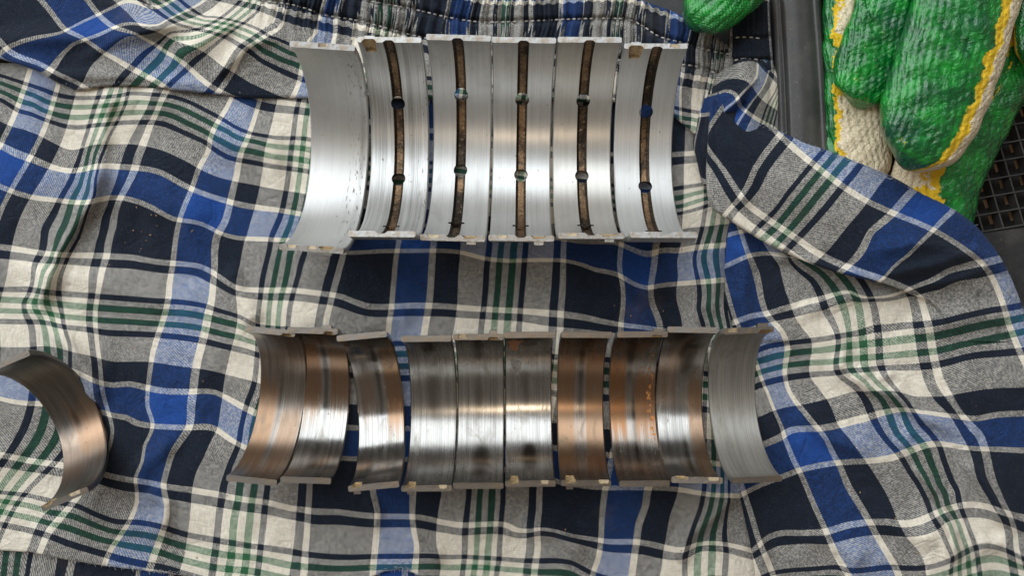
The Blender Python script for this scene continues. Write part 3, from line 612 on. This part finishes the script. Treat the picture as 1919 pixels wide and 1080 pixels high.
def make_shell(label, group, mat, rim, Ro, t, w, top, bot, ztop, zbot, yaw=None, z0=0.0006, groove=False, notches=(), tabs=(), scallops=(), lean=0.0):
    """top / bot: where the middle of each parting face sits; the rest follows from the size of the shell"""
    Ri = Ro - t; mats = [mat, rim, GROOVE, NOTCH, RESID]
    me = bpy.data.meshes.new("body"); bm = shell_bm(Ro, t, w); bm.to_mesh(me); bm.free()
    for m_ in mats: me.materials.append(m_)
    tmp = bpy.data.objects.new("body", me); COL.objects.link(tmp); cut = []
    if groove:
        gx, holes, gw = groove; cut.append(cutter_groove(Ro, Ri, gx, gw, t * 0.42))
        for ang, rad in holes: cut.append(cutter_hole(Ro, ang, gx, rad, Ri - .002, Ro + .002))
        cut.append(cutter_hole(Ro, R(-56), gx, 0.0012, Ri - .002, Ro + .002))
        bmk = bmesh.new()                              # short cross cut near the lower end of the groove
        a = R(-54); d = Vector((0, math.sin(a), -math.cos(a))); e = Vector((0, math.cos(a), math.sin(a))); c0 = Vector((gx, 0, Ro))
        q = [(-.0026, -.0005), (.0026, -.0005), (.0026, .0005), (-.0026, .0005)]
        prism(bmk, [c0 + d * (Ri - .001) + Vector((1, 0, 0)) * x + e * y for x, y in q], [c0 + d * (Ri + t * .6) + Vector((1, 0, 0)) * x + e * y for x, y in q], 2)
        bmesh.ops.recalc_face_normals(bmk, faces=bmk.faces); cut.append(bmk)
    for (end, xc, wn, ln, dep) in notches: cut.append(cutter_notch(Ro, Ri, end, xc, wn, ln, dep, 3))
    for (end, xc, wn, dep, inner) in scallops: cut.append(cutter_scallop(Ro, Ri, t, end, xc, wn, dep, inner))
    objs = []
    for b in cut:
        cm = bpy.data.meshes.new("cut"); b.to_mesh(cm); b.free()
        for m_ in mats: cm.materials.append(m_)
        co = bpy.data.objects.new("cut", cm); COL.objects.link(co); objs.append(co)
        md = tmp.modifiers.new("b", 'BOOLEAN'); md.operation = 'DIFFERENCE'; md.solver = 'EXACT'; md.object = co
    if objs:
        dg = bpy.context.evaluated_depsgraph_get(); ev = tmp.evaluated_get(dg); new = bpy.data.meshes.new_from_object(ev)
    else: new = me.copy()
    new.name = "body"
    bpy.data.objects.remove(tmp)
    for o in objs: bpy.data.objects.remove(o)
    pt, pb = P(*top, ztop * 1e-3), P(*bot, zbot * 1e-3); mid = (pt + pb) / 2; d = pt - pb
    if yaw is None: yaw = math.degrees(math.atan2(-d.x, d.y))
    roll = math.asin(max(-.4, min(.4, (ztop - zbot) * 1e-3 / (2 * Ro))))
    root = tag(empty("bearing_shell"), label, "bearing shell", group)
    M = Matrix.Translation((mid.x, mid.y, z0)) @ Matrix.Rotation(R(yaw), 4, 'Z') @ Matrix.Rotation(R(lean), 4, 'Y') @ Matrix.Translation((0, 0, Ro)) @ Matrix.Rotation(roll, 4, 'X') @ Matrix.Translation((0, 0, -Ro))
    root.matrix_world = M
    for name, keep in (("body", (0, 1, 4)), ("oil_groove", (2,)), ("locating_notch", (3,))):
        b = bmesh.new(); b.from_mesh(new)
        bmesh.ops.delete(b, geom=[f for f in b.faces if f.material_index not in keep], context='FACES')
        if not b.faces: b.free(); continue
        mm = bpy.data.meshes.new(name); b.to_mesh(mm); b.free()
        for m_ in mats: mm.materials.append(m_)
        finish(mm, Ro, w)
        o = bpy.data.objects.new(name, mm); COL.objects.link(o); o.parent = root
    for (end, xc, wt, out, hh) in tabs:                # lug bent outwards at the parting line
        b = bmesh.new(); s = end
        a0 = [(xc - wt/2, s*(Ro - .0004), Ro - .0003), (xc + wt/2, s*(Ro - .0004), Ro - .0003), (xc + wt/2*.9, s*(Ro + out), Ro - .0004), (xc - wt/2*.9, s*(Ro + out), Ro - .0004)]
        a1 = [(xc - wt/2, s*(Ro - .0004), Ro - hh), (xc + wt/2, s*(Ro - .0004), Ro - hh), (xc + wt/2*.9, s*(Ro + out*.6), Ro - hh*.8), (xc - wt/2*.9, s*(Ro + out*.6), Ro - hh*.8)]
        prism(b, a0, a1, 0); bmesh.ops.recalc_face_normals(b, faces=b.faces)
        bmesh.ops.bevel(b, geom=list(b.edges), offset=.00012, segments=1, affect='EDGES')
        mm = bpy.data.meshes.new("locating_tab"); b.to_mesh(mm); b.free(); mm.materials.append(rim)
        o = bpy.data.objects.new("locating_tab", mm); COL.objects.link(o); o.parent = root
    bpy.data.meshes.remove(new)
    return root
def inner_patch(root, name, mat, Ro, Ri, w, outline, lift=0.00006):
    """worn patch lying on the inner face; outline in (u, v)"""
    b = bmesh.new(); vs = []
    c = (sum(p[0] for p in outline) / len(outline), sum(p[1] for p in outline) / len(outline))
    def pt(u, v): a = (0.5 - v) * math.pi; r = Ri - lift; return ((u - .5) * w, r * math.sin(a), Ro - r * math.cos(a))
    rings = [[b.verts.new(pt(c[0] + (u - c[0]) * k, c[1] + (v - c[1]) * k)) for u, v in outline] for k in (1, .66, .33)]
    n = len(outline); cv = b.verts.new(pt(*c))
    for r0, r1 in zip(rings, rings[1:]):
        for j in range(n): b.faces.new((r0[j], r0[(j+1) % n], r1[(j+1) % n], r1[j]))
    for j in range(n): b.faces.new((rings[-1][j], rings[-1][(j+1) % n], cv))
    bmesh.ops.recalc_face_normals(b, faces=b.faces)
    mm = bpy.data.meshes.new(name); b.to_mesh(mm); b.free(); mm.shade_smooth(); mm.materials.append(mat)
    o = bpy.data.objects.new(name, mm); COL.objects.link(o); o.parent = root; return o

GM = "main bearing shells standing in the upper row"
RM, TM, WM = 0.0312, 0.0018, 0.0195
SAT = (0.56, 0.555, 0.54)
holes = [(R(40.6), 0.0023), (R(-8.8), 0.0023)]
def gr(x=0.0): return (x, holes, 0.0034)
make_shell("wide plain silver shell without a groove, leftmost of the upper row", GM, metal("worn_white_metal", 3.1, SAT, 0.40, met=0.68, streak=0.105, grime=0.12, pits=0.62, dark=[(0.66, .05, .35, .45, .30), (0.90, .07, .5, .5, .5)]),
           RIM_MAIN, RM, TM, WM, (604, 90), (584, 463), 33, 30, notches=[(-1, .0045, .0050, .003, .0013)], tabs=[(-1, .0045, .0036, .0008, .003)],
           scallops=[(-1, -.0060, .0036, .0008, True), (-1, .0002, .0036, .0007, True), (1, 0.0, .0030, .0004, False)])
make_shell("grooved silver shell with scraped right side, overlapping the plain silver shell", GM, metal("scraped_white_metal", 7.7, SAT, 0.33, met=0.7, streak=0.5, grime=0.12, pits=0.8, dark=[(0.70, .05, .2, .30, .5), (0.84, .04, .7, .3, .45), (.3, .05, .72, .1, .3)]),
           RIM_MAIN, RM, TM, WM, (730, 72), (716, 442), 28, 38, groove=gr(-.0002), notches=[(1, -.0062, .0046, .0052, .0013)], tabs=[(1, -.0062, .0036, .0007, .003)], z0=.0022)
make_shell("grooved silver shell with black oily upper hole, third in the upper row", GM, metal("satin_white_metal", 11.3, SAT, 0.36, met=0.7, streak=0.20, grime=0.22),
           RIM_MAIN, RM, TM, WM, (859, 69), (848, 447), 31, 33, groove=gr(-.0003), notches=[(-1, .0052, .0052, .003, .0012)], tabs=[(-1, .0056, .0032, .0010, .003)], scallops=[(-1, -.0058, .0046, .0009, True)])
make_shell("grooved silver shell with small reddish tab below, fourth in the upper row", GM, metal("satin_white_metal", 15.9, SAT, 0.31, met=0.75, streak=0.20, grime=0.16),
           RIM_MAIN, RM, TM, WM, (982, 73), (977, 449), 29, 34, groove=gr(-.0001), notches=[(-1, .0052, .0052, .003, .0012)], tabs=[(-1, .0052, .0032, .0012, .003)], scallops=[(-1, -.0058, .0040, .0009, True)])
make_shell("grooved silver shell second from the right in the upper row", GM, metal("satin_white_metal", 19.4, (0.54, 0.52, 0.485), 0.31, met=0.75, streak=0.17, grime=0.2),
           RIM_MAIN, RM, TM, WM, (1105, 74), (1108, 443), 28, 35, groove=gr(.0000), notches=[(-1, .0052, .0060, .003, .0012)], tabs=[(-1, .0054, .0032, .0010, .003)], scallops=[(-1, -.0058, .0046, .0009, True)])
make_shell("grooved silver shell with brown notch at top left, rightmost of the upper row", GM, metal("satin_white_metal", 23.8, SAT, 0.40, met=0.68, streak=0.17, grime=0.12),
           RIM_MAIN, RM, TM, WM, (1229, 86), (1245, 440), 26, 40, groove=gr(.0004), notches=[(1, -.0060, .0048, .0050, .0013)], tabs=[(1, -.0060, .0034, .0008, .003)], scallops=[(1, .0058, .0034, .0004, False)], z0=.0016)

GR = "small rod bearing shells standing in the lower row"
RR, TR, WR = 0.0240, 0.0019, 0.0156
STEEL = (0.38, 0.365, 0.345); DKST = (0.22, 0.20, 0.18); WARM = (0.31, 0.275, 0.245)
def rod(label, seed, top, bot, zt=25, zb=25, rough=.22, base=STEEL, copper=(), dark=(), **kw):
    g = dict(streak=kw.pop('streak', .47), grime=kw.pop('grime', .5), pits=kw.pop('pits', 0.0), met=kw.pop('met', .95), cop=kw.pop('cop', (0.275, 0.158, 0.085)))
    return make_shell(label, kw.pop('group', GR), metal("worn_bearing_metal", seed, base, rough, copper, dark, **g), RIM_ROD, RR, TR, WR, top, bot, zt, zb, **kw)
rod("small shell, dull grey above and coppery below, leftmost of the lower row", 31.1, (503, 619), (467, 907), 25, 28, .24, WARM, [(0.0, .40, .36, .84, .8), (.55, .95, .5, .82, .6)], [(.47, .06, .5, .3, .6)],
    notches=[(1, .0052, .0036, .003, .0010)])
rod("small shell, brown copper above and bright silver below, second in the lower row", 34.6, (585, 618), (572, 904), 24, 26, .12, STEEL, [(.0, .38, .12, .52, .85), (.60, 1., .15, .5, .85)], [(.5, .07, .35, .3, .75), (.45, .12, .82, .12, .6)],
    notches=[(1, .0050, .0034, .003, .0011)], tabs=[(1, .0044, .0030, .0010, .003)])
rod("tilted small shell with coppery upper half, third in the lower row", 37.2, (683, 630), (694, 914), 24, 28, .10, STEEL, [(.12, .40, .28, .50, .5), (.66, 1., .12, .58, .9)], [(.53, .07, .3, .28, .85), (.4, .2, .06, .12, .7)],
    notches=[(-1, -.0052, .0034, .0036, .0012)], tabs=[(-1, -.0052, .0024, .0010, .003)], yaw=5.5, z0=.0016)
rod("small grey shell with round dark patch near its top, fourth in the lower row", 41.9, (798, 632), (799, 920), 24, 26, .20, STEEL, [], [(.47, .15, .13, .09, .95), (.5, .16, .42, .2, .65), (.5, .3, .8, .1, .5)],
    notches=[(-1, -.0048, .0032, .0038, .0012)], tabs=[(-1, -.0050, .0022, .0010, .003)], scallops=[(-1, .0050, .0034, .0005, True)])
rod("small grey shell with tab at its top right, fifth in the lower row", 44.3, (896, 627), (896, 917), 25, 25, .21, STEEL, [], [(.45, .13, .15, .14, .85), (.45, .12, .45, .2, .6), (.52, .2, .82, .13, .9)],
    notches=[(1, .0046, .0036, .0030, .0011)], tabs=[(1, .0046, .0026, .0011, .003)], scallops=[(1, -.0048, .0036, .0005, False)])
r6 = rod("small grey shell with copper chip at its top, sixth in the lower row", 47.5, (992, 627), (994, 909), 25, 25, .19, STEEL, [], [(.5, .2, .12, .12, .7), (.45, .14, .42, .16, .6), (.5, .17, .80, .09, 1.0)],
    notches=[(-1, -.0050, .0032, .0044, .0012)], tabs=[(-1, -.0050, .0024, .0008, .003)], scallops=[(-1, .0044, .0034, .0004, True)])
random.seed(11)
def chip(pts): return [(u + random.uniform(-.012, .012), v + random.uniform(-.006, .006)) for u, v in pts]
inner_patch(r6, "copper_chip", COPPER, RR, RR - TR, WR, chip([(.05, .115), (.10, .107), (.2, .103), (.3, .107), (.39, .113), (.34, .145), (.29, .165), (.28, .20), (.22, .218), (.15, .213), (.11, .19), (.1, .155)]))
inner_patch(r6, "flake_scar", SCAR, RR, RR - TR, WR, chip([(.1, .29), (.16, .285), (.3, .27), (.40, .275), (.36, .31), (.33, .355), (.25, .375), (.18, .35)]))
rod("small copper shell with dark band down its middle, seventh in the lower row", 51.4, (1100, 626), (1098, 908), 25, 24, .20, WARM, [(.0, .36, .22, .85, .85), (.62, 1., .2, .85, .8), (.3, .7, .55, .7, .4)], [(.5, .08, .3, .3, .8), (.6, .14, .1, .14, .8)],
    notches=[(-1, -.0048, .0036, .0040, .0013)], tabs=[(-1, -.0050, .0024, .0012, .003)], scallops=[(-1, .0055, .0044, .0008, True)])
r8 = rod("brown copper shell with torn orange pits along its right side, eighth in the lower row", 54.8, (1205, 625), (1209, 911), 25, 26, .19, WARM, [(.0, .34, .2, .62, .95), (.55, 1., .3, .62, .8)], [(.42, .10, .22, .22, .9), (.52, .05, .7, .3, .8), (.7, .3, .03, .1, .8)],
    notches=[(1, .0045, .0040, .0022, .0009)], tabs=[(1, .0052, .0036, .0008, .003)], pits=.8, cop=(.27, .135, .062))
for k_ in range(13):
    u_, v_ = .885 + random.uniform(-.05, .05), .26 + .034 * k_ + random.uniform(-.012, .012); a_, b_ = random.uniform(.02, .06), random.uniform(.006, .015)
    inner_patch(r8, "torn_flake", FLAKE, RR, RR - TR, WR, [(u_ + a_ * math.cos(q) * random.uniform(.5, 1.2), v_ + b_ * math.sin(q) * random.uniform(.5, 1.2)) for q in [j * math.pi / 5 for j in range(10)]])
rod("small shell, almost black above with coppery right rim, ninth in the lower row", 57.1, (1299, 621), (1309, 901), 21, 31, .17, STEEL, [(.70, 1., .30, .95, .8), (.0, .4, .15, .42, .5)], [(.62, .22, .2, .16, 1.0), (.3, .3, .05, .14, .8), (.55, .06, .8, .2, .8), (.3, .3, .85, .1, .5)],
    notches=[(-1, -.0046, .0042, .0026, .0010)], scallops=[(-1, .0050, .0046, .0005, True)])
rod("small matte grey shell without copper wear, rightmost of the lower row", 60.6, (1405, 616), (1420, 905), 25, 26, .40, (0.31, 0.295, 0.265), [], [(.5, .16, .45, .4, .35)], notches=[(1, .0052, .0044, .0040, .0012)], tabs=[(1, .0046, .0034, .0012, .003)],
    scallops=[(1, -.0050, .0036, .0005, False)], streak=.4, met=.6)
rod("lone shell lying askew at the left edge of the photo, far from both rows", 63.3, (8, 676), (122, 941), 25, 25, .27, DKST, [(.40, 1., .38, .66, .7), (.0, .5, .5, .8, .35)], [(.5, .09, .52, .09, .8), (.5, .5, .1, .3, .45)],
    scallops=[(-1, .0035, .0050, .0006, True)], notches=[(-1, -.0055, .0036, .0040, .0010)], group="small rod bearing shell apart from the row")

# ------------------------------------------------------------------ black plastic tray and what lies under it
def plastic(name, col, rough, dust):
    t = NT(name); tc = t.n('ShaderNodeTexCoord'); o = tc.outputs['Object']
    n1 = t.noise(o, 60, 5, 0.65); n2 = t.noise(o, 900, 3, 0.6)
    c = t.mix(t.rng(n1, 0.4, 0.75, 0, dust), tuple(col) + (1,), (0.13, 0.115, 0.10, 1)); c = t.mix(t.rng(n2, 0.62, 0.78, 0, dust), c, (0.25, 0.21, 0.17, 1))
    t.set(Base_Color=c, Roughness=t.math('MULTIPLY_ADD', n1, 0.25, rough), Normal=t.bump(n2, 0.4, 0.0002)); return t.m
PLA = plastic("black_tray_plastic", (0.016, 0.016, 0.017), 0.42, 0.28); PLG = plastic("grey_rail_plastic", (0.036, 0.035, 0.034), 0.38, 0.35)
PLB = plastic("dull_black_plastic", (0.010, 0.010, 0.010), 0.6, 0.04)
tray = tag(empty("storage_tray"), "black plastic tray with grid floor and grey rail, under shorts and gloves", "tray")
def box_px(bm, pts, z0, z1):
    a = [bm.verts.new(P(x, y, z1)) for x, y in pts]
    b = [bm.verts.new(Vector((v.co.x, v.co.y, z0))) for v in a]; n = len(a)
    for j in range(n): bm.faces.new((a[j], b[j], b[(j+1) % n], a[(j+1) % n]))
    bm.faces.new(a); bm.faces.new(b[::-1]); bmesh.ops.recalc_face_normals(bm, faces=bm.faces)
bm = bmesh.new(); box_px(bm, L("-400,-300 1455,-300 1455,470 1440,1400 -400,1400"), -.012, -.0045)
bm_obj("floor_panel", bm, PLA, tray)
bm = bmesh.new(); box_px(bm, L("1458,492 1838,438 2300,372 2300,1400 1450,1400"), -.012, -.0040)
bmesh.ops.bevel(bm, geom=[e for e in bm.edges], offset=.0005, segments=2, affect='EDGES'); bm_obj("corner_panel", bm, PLA, tray)
# rail: rounded section with two ribs, running down the picture
sec = [(0, -9), (0, 0), (6, 3.5), (12, 4.4), (20, 4.2), (23, 5.4), (28, 6.6), (50, 7.6), (72, 7.2), (84, 6.0), (88, 6.3), (94, 6.0), (99, 4.2), (103, 1), (104, -9)]
bm = bmesh.new(); rows = []
sx = np.interp(np.linspace(0, len(sec) - 1, 60), np.arange(len(sec)), [s[0] for s in sec]); sz = np.interp(np.linspace(0, len(sec) - 1, 60), np.arange(len(sec)), [s[1] for s in sec])
for k in range(60):
    y = -160 + 640 * k / 59; x0 = 1442 + 0.045 * (y + 0) + 1.5 * math.sin(y / 90)
    rows.append([bm.verts.new(P(x0 + sx[j] * (0.97 + 0.0002 * y), y, sz[j] * 1e-3)) for j in range(60)])
for a, b in zip(rows, rows[1:]):
    for j in range(59): bm.faces.new((a[j], b[j], b[j+1], a[j+1]))
bmesh.ops.recalc_face_normals(bm, faces=bm.faces); o = bm_obj("rail", bm, PLG, tray, True)
# open grid: thin upright bars both ways
ax = Vector((1, -0.17)); by = Vector((0.30, 1.0)); org = Vector((1843, 434)); sa, sb = 38.0, 29.5
def bar(p, q, wpx, z0, z1, name, mat):
    d = (q - p).normalized(); n = Vector((-d.y, d.x)) * wpx / 2; bm = bmesh.new()
    box_px(bm, [p + n, q + n, q - n, p - n], z0, z1); return bm_obj(name, bm, mat, tray)
for k in range(-8, 11):
    p = org + ax * (sa * k); bar(p + by * 0, p - by * 620, 2.6, -.0092, -.0050, "grid_bar", PLG)
for k in range(0, 18):
    p = org - by * (sb * 1.03 * k); bar(p - ax * 330, p + ax * 420, 2.4, -.0090, -.0046, "grid_bar", PLG)
z2 = -.0122                                             # coarser ribs below with open windows between
for k in range(-8, 11):
    p = org + ax * (sa * (k + .12)) * 1.0; bar(p + by * 0, p - by * 620, 23, z2 - .002, z2, "lower_slat", PLB)
for k in range(0, 18):
    p = org - by * (sb * 1.03 * (k + .10)); bar(p - ax * 330, p + ax * 420, 15, z2 - .0024, z2 - .0002, "lower_slat", PLB)
bm = bmesh.new(); bmesh.ops.create_grid(bm, x_segments=1, y_segments=1, size=0.6)
g = bm_obj("ground", bm, simple_mat("tan_board", (0.58, 0.40, 0.25), 0.8, 120, 0.25)); g.location = (0, 0, -.0165); tag(g, kind='structure')

# ------------------------------------------------------------------ gloves
def glove_mat(name, lo, hi, seed, tipfree=1.0, blot=0.10):
    """UV.x = angle round the finger / pi (-1 left .. 1 right, 0 on top), UV.y = along (0 tip). Rubber coat between lo and hi, yellow dip line, bare knit beyond."""
    t = NT(name); uv = t.n('ShaderNodeUVMap'); uv.uv_map = 'UVMap'; sp = t.n('ShaderNodeSeparateXYZ'); t.l(uv.outputs[0], sp.inputs[0]); u, v = sp.outputs[0], sp.outputs[1]
    tc = t.n('ShaderNodeTexCoord'); o = tc.outputs['Object']
    n1 = t.noise(o, 110, 4, 0.65); n2 = t.noise(o, 480, 3, 0.6); n3 = t.noise(o, 1500, 2, 0.6)
    w = t.math('ADD', t.math('MULTIPLY', t.math('SUBTRACT', n1, .5), blot * 2.2), t.math('MULTIPLY', t.math('SUBTRACT', n2, .5), blot * .4))
    uu = t.math('ADD', u, w); y = .08
    green = t.math('MULTIPLY', t.rng(uu, lo, lo + .015), t.rng(uu, hi, hi - .015))
    yel = t.math('MULTIPLY', t.rng(uu, lo - y, lo - y + .015), t.rng(uu, hi + y, hi + y - .015))
    knit = t.mix(t.rng(n3, .3, .7), (0.56, 0.46, 0.30, 1), (0.82, 0.71, 0.52, 1))
    col = t.mix(yel, knit, (0.72, 0.46, 0.015, 1))
    gcol = t.mix(t.rng(n1, .35, .7), (0.0, 0.085, 0.018, 1), (0.006, 0.27, 0.026, 1))
    gcol = t.mix(t.rng(t.noise(o, 70, 3, .6), .54, .72, 0, .7), gcol, (0.000, 0.050, 0.034, 1))
    worn = t.math('MULTIPLY', t.rng(t.noise(o, 260, 4, .7), .62, .70), .75)
    gcol = t.mix(t.math('MULTIPLY', worn, t.rng(v, .28, .05)), gcol, (0.50, 0.44, 0.02, 1))
    col = t.mix(green, col, gcol)
    rough = t.math('MULTIPLY_ADD', green, -.70, t.math('MULTIPLY_ADD', n2, .2, .72))
    # knit stitches in the bare parts, wrinkles in the rubber
    k = t.math('MULTIPLY', t.math('SINE', t.math('MULTIPLY', u, 95)), t.math('SINE', t.math('MULTIPLY', v, 150)))
    nb = t.bump(t.math('ADD', t.math('MULTIPLY', k, .4), n3), .55, .0005)
    nb = t.bump(n2, .6, .0009, nb); nb = t.bump(t.noise(o, 170, 4, .6, 1.5), .6, .0022, nb)
    t.set(Base_Color=col, Roughness=rough, Normal=nb); t.b.inputs['Coat Roughness'].default_value = 0.16; t.l(t.math('MULTIPLY', green, .5), t.b.inputs['Coat Weight'])
    t.b.inputs['Specular IOR Level'].default_value = 0.5
    return t.m
def finger(root, pts, mat, hh, rib=1.0, ribdir=0.25, name="finger", nribs=44, seed=0.0):
    """pts: (x, y, half width px, z centre mm) from the tip up"""
    p = np.array(pts, float); ns, na = 170, 220
    s0 = np.concatenate([[0], np.cumsum(np.hypot(*np.diff(p[:, :2], axis=0).T))]); k = np.linspace(0, 1, ns) ** 1.0 * s0[-1]
    c = smooth_poly(p[:, :2], ns); hw = np.interp(k, s0, p[:, 2]); zc = np.interp(k, s0, p[:, 3])
    ker = np.ones(15) / 15; hw = np.convolve(np.pad(hw, 7, 'edge'), ker, 'valid'); zc = np.convolve(np.pad(zc, 7, 'edge'), ker, 'valid')
    capl = hw[12] * 0.95; cap = np.sqrt(np.clip(1 - (1 - np.clip(k / capl, 0, 1)) ** 2, 0.0004, 1)); hw = hw * cap
    d = np.gradient(c, axis=0); d /= np.linalg.norm(d, axis=1)[:, None]; n = np.stack([-d[:, 1], d[:, 0]], 1)
    if n[-1, 0] < 0: n = -n
    phi = np.linspace(-math.pi, math.pi, na, endpoint=False)
    co = []; uv = []
    for i in range(ns):
        a = phi; arc = np.sin(a); sc = hw[i] / max(hw.max(), 1)
        r = rib * (0.50 * np.abs(np.sin(arc * sc * nribs * .5 + ribdir * k[i] / 8.0 + 0.9 * math.sin(k[i] / 31.0 + seed))) + 0.05 * np.sin(k[i] / 1.6 + 9 * np.sin(arc * 7)) + .45 * np.sin(k[i] / 19 + 5 * arc + seed + 1.5 * math.sin(k[i] / 37)) + .3 * np.sin(k[i] / 9.0 - 7 * arc + 2 * seed))
        r = r + 0.9 * np.sin(k[i] / 43.0 + 2.3 * arc + seed) * .5 - 1.3 * np.exp(-(np.sin(k[i] / 58.0 + 1.1 * arc + seed * 1.7) / .16) ** 2) * (0.5 + 0.5 * np.sin(2.1 * arc + seed))
        off = np.sign(np.sin(a)) * np.abs(np.sin(a)) ** 0.85 * (hw[i] + r * 2.0 * cap[i])
        z = zc[i] + np.sign(np.cos(a)) * np.abs(np.cos(a)) ** 0.62 * (hh * (0.25 + 0.75 * cap[i]) * min(1, cap[i] * 1.2) + r * 0.55 * cap[i])
        X = c[i, 0] + n[i, 0] * off; Y = c[i, 1] + n[i, 1] * off; zz = z * 1e-3
        co.append(np.stack([(X - CX) / F * (H - zz), (CY - Y) / F * (H - zz), zz], 1)); uv.append(np.stack([a / math.pi, np.full(na, k[i] / s0[-1])], 1))
    co = np.concatenate(co); uv = np.concatenate(uv); idx = np.arange(ns * na).reshape(ns, na)
    q = np.stack([idx[:-1], idx[1:], np.roll(idx, -1, 1)[1:], np.roll(idx, -1, 1)[:-1]], -1).reshape(-1, 4)
    quv = uv[q.ravel()].reshape(-1, 4, 2); wrap = (quv[:, :, 0].max(1) - quv[:, :, 0].min(1)) > 1; quv[wrap, :, 0] = np.where(quv[wrap, :, 0] < 0, quv[wrap, :, 0] + 2, quv[wrap, :, 0])
    me = bpy.data.meshes.new(name); me.from_pydata(co.tolist(), [], q.tolist()); me.uv_layers.new(name='UVMap').data.foreach_set('uv', quv.ravel().astype(np.float32))
    b = bmesh.new(); b.from_mesh(me); bmesh.ops.recalc_face_normals(b, faces=b.faces); b.to_mesh(me); b.free(); me.shade_smooth()
    return link(name, me, mat, root)
GG = "green rubber coated knit work gloves"
g1 = tag(empty("work_glove"), "front green rubber coated glove at upper right, two wet-looking fingers pointing down", "glove", GG)
finger(g1, [(1694, 318, 40, 15), (1712, 286, 74, 16), (1738, 228, 94, 18), (1778, 110, 100, 19), (1812, 0, 100, 19), (1850, -130, 105, 18)], glove_mat("dipped_knit", -.9, .22, 1.0), 9.5, nribs=46, seed=1.0)
finger(g1, [(1606, 204, 28, 9), (1614, 178, 50, 10), (1624, 130, 62, 11), (1650, 50, 62, 13), (1672, -20, 64, 14), (1700, -130, 66, 14)], glove_mat("dipped_knit", -.9, .9, 2.0), 7.5, nribs=32, seed=2.2)
g2 = tag(empty("work_glove"), "rear green glove lying under the front one, cream knit and yellow dip lines showing", "glove", GG)
finger(g2, [(1612, 372, 40, 1), (1606, 320, 64, 2), (1606, 160, 62, 3), (1600, 0, 58, 4), (1602, -130, 60, 4)], glove_mat("dipped_knit", -.9, -.20, 3.0, blot=.26), 6.5, nribs=34, seed=3.1)
finger(g2, [(1722, 470, 60, 0), (1735, 415, 88, 0.5), (1758, 330, 86, 2), (1812, 225, 80, 3), (1868, 120, 70, 4), (1930, -20, 70, 5)], glove_mat("dipped_knit", .02, .95, 4.0, blot=.2), 7, nribs=40, seed=4.5)
finger(g2, [(1838, 232, 24, 2), (1862, 196, 44, 3), (1905, 130, 50, 4), (1975, 20, 54, 5)], glove_mat("dipped_knit", -.05, .95, 5.0, blot=.2), 7, nribs=24, seed=5.2)
finger(g2, [(1935, 132, 26, 12), (1942, 100, 44, 13), (1950, 40, 50, 13), (1965, -60, 55, 13)], glove_mat("dipped_knit", -.36, .95, 6.0), 7, nribs=26, seed=6.4)
g3 = tag(empty("work_glove"), "single green rubber glove fingertip reaching in over the waistband at the top edge", "glove", GG)
finger(g3, [(1290, 52, 30, 12), (1312, 30, 46, 13), (1348, 0, 58, 14), (1400, -60, 66, 15)], glove_mat("dipped_knit", -.9, .9, 7.0), 8, nribs=30, seed=7.7)

# ------------------------------------------------------------------ lint on the folds and rust crumbs on the cloth
def fibre(bm, x, y, z, ang, ln, w=.000035):
    p = P(x, y, z); d = Vector((math.cos(ang), math.sin(ang), .5)); pts = []
    for k in range(5):
        pts.append(p.copy()); d = (d + Vector((random.uniform(-.5, .5), random.uniform(-.5, .5), random.uniform(-.45, .25)))).normalized(); p = p + d * ln / 4
    for a, b in zip(pts, pts[1:]):
        n = (b - a).cross(Vector((.3, .2, 1))).normalized() * w; m_ = (b - a).cross(n).normalized() * w
        r0 = [bm.verts.new(a + q) for q in (n, m_, -n - m_)]; r1 = [bm.verts.new(b + q) for q in (n, m_, -n - m_)]
        for j in range(3): bm.faces.new((r0[j], r0[(j+1) % 3], r1[(j+1) % 3], r1[j]))
random.seed(21); bm = bmesh.new()
edge = smooth_poly(P1, 400)
for i in range(120):
    q = edge[random.randrange(30, 395)]; s_i = 1 - min(1, max(0, (q[0] - 1700) / 200)); fibre(bm, q[0] + random.uniform(1, 5), q[1] - random.uniform(1, 6), (.002 + .0070 * s_i), random.uniform(0, 2.2), random.uniform(.0008, .0028))
hem = smooth_poly(HEM, 800)
for i in range(260):
    q = hem[random.randrange(120, 560)]; fibre(bm, q[0], q[1] + random.uniform(-3, 2), .0014, random.uniform(-2.6, -.5), random.uniform(.0006, .0018))
tk = smooth_poly(TUCK, 800)
for i in range(24):
    q = tk[random.randrange(80, 420)]; fibre(bm, q[0], q[1] - 2, .0055, random.uniform(-2.6, -.5), random.uniform(.0005, .0014))
o = bm_obj("lint", bm, simple_mat("grey_lint", (0.42, 0.43, 0.46), 0.9, 900, 0.2), shorts); o['kind'] = 'stuff'
bm = bmesh.new()
for i in range(70):
    if i < 14: x, y = random.gauss(270, 60), random.gauss(440, 30)
    else: x, y = random.uniform(0, 1900), random.uniform(430, 1070)
    if x > 1360: z = float(z_B(np.array([[x]]), np.array([[y]]))[0, 0])
    else: z = float(z_A(np.array([[x]]), np.array([[y]]))[0, 0])
    if (430 < x < 1480 and 600 < y < 930) or (x > 1300 and y < 640): continue
    r = random.uniform(.00012, .00034)
    m_ = Matrix.Translation(P(x, y, z * 1e-3 + r * .9)) @ Matrix.Rotation(random.uniform(0, 6), 4, (random.random(), random.random(), 1)) @ Matrix.Diagonal((r * random.uniform(.7, 1.8), r, r * .7, 1))
    bmesh.ops.create_icosphere(bm, subdivisions=1, radius=1, matrix=m_)
o = bm_obj("rust_crumbs", bm, simple_mat("rust", (0.30, 0.17, 0.09), 0.8, 900, 0.5)); tag(o, "tiny brown rust crumbs scattered over the plaid cloth", "crumbs", kind='stuff')
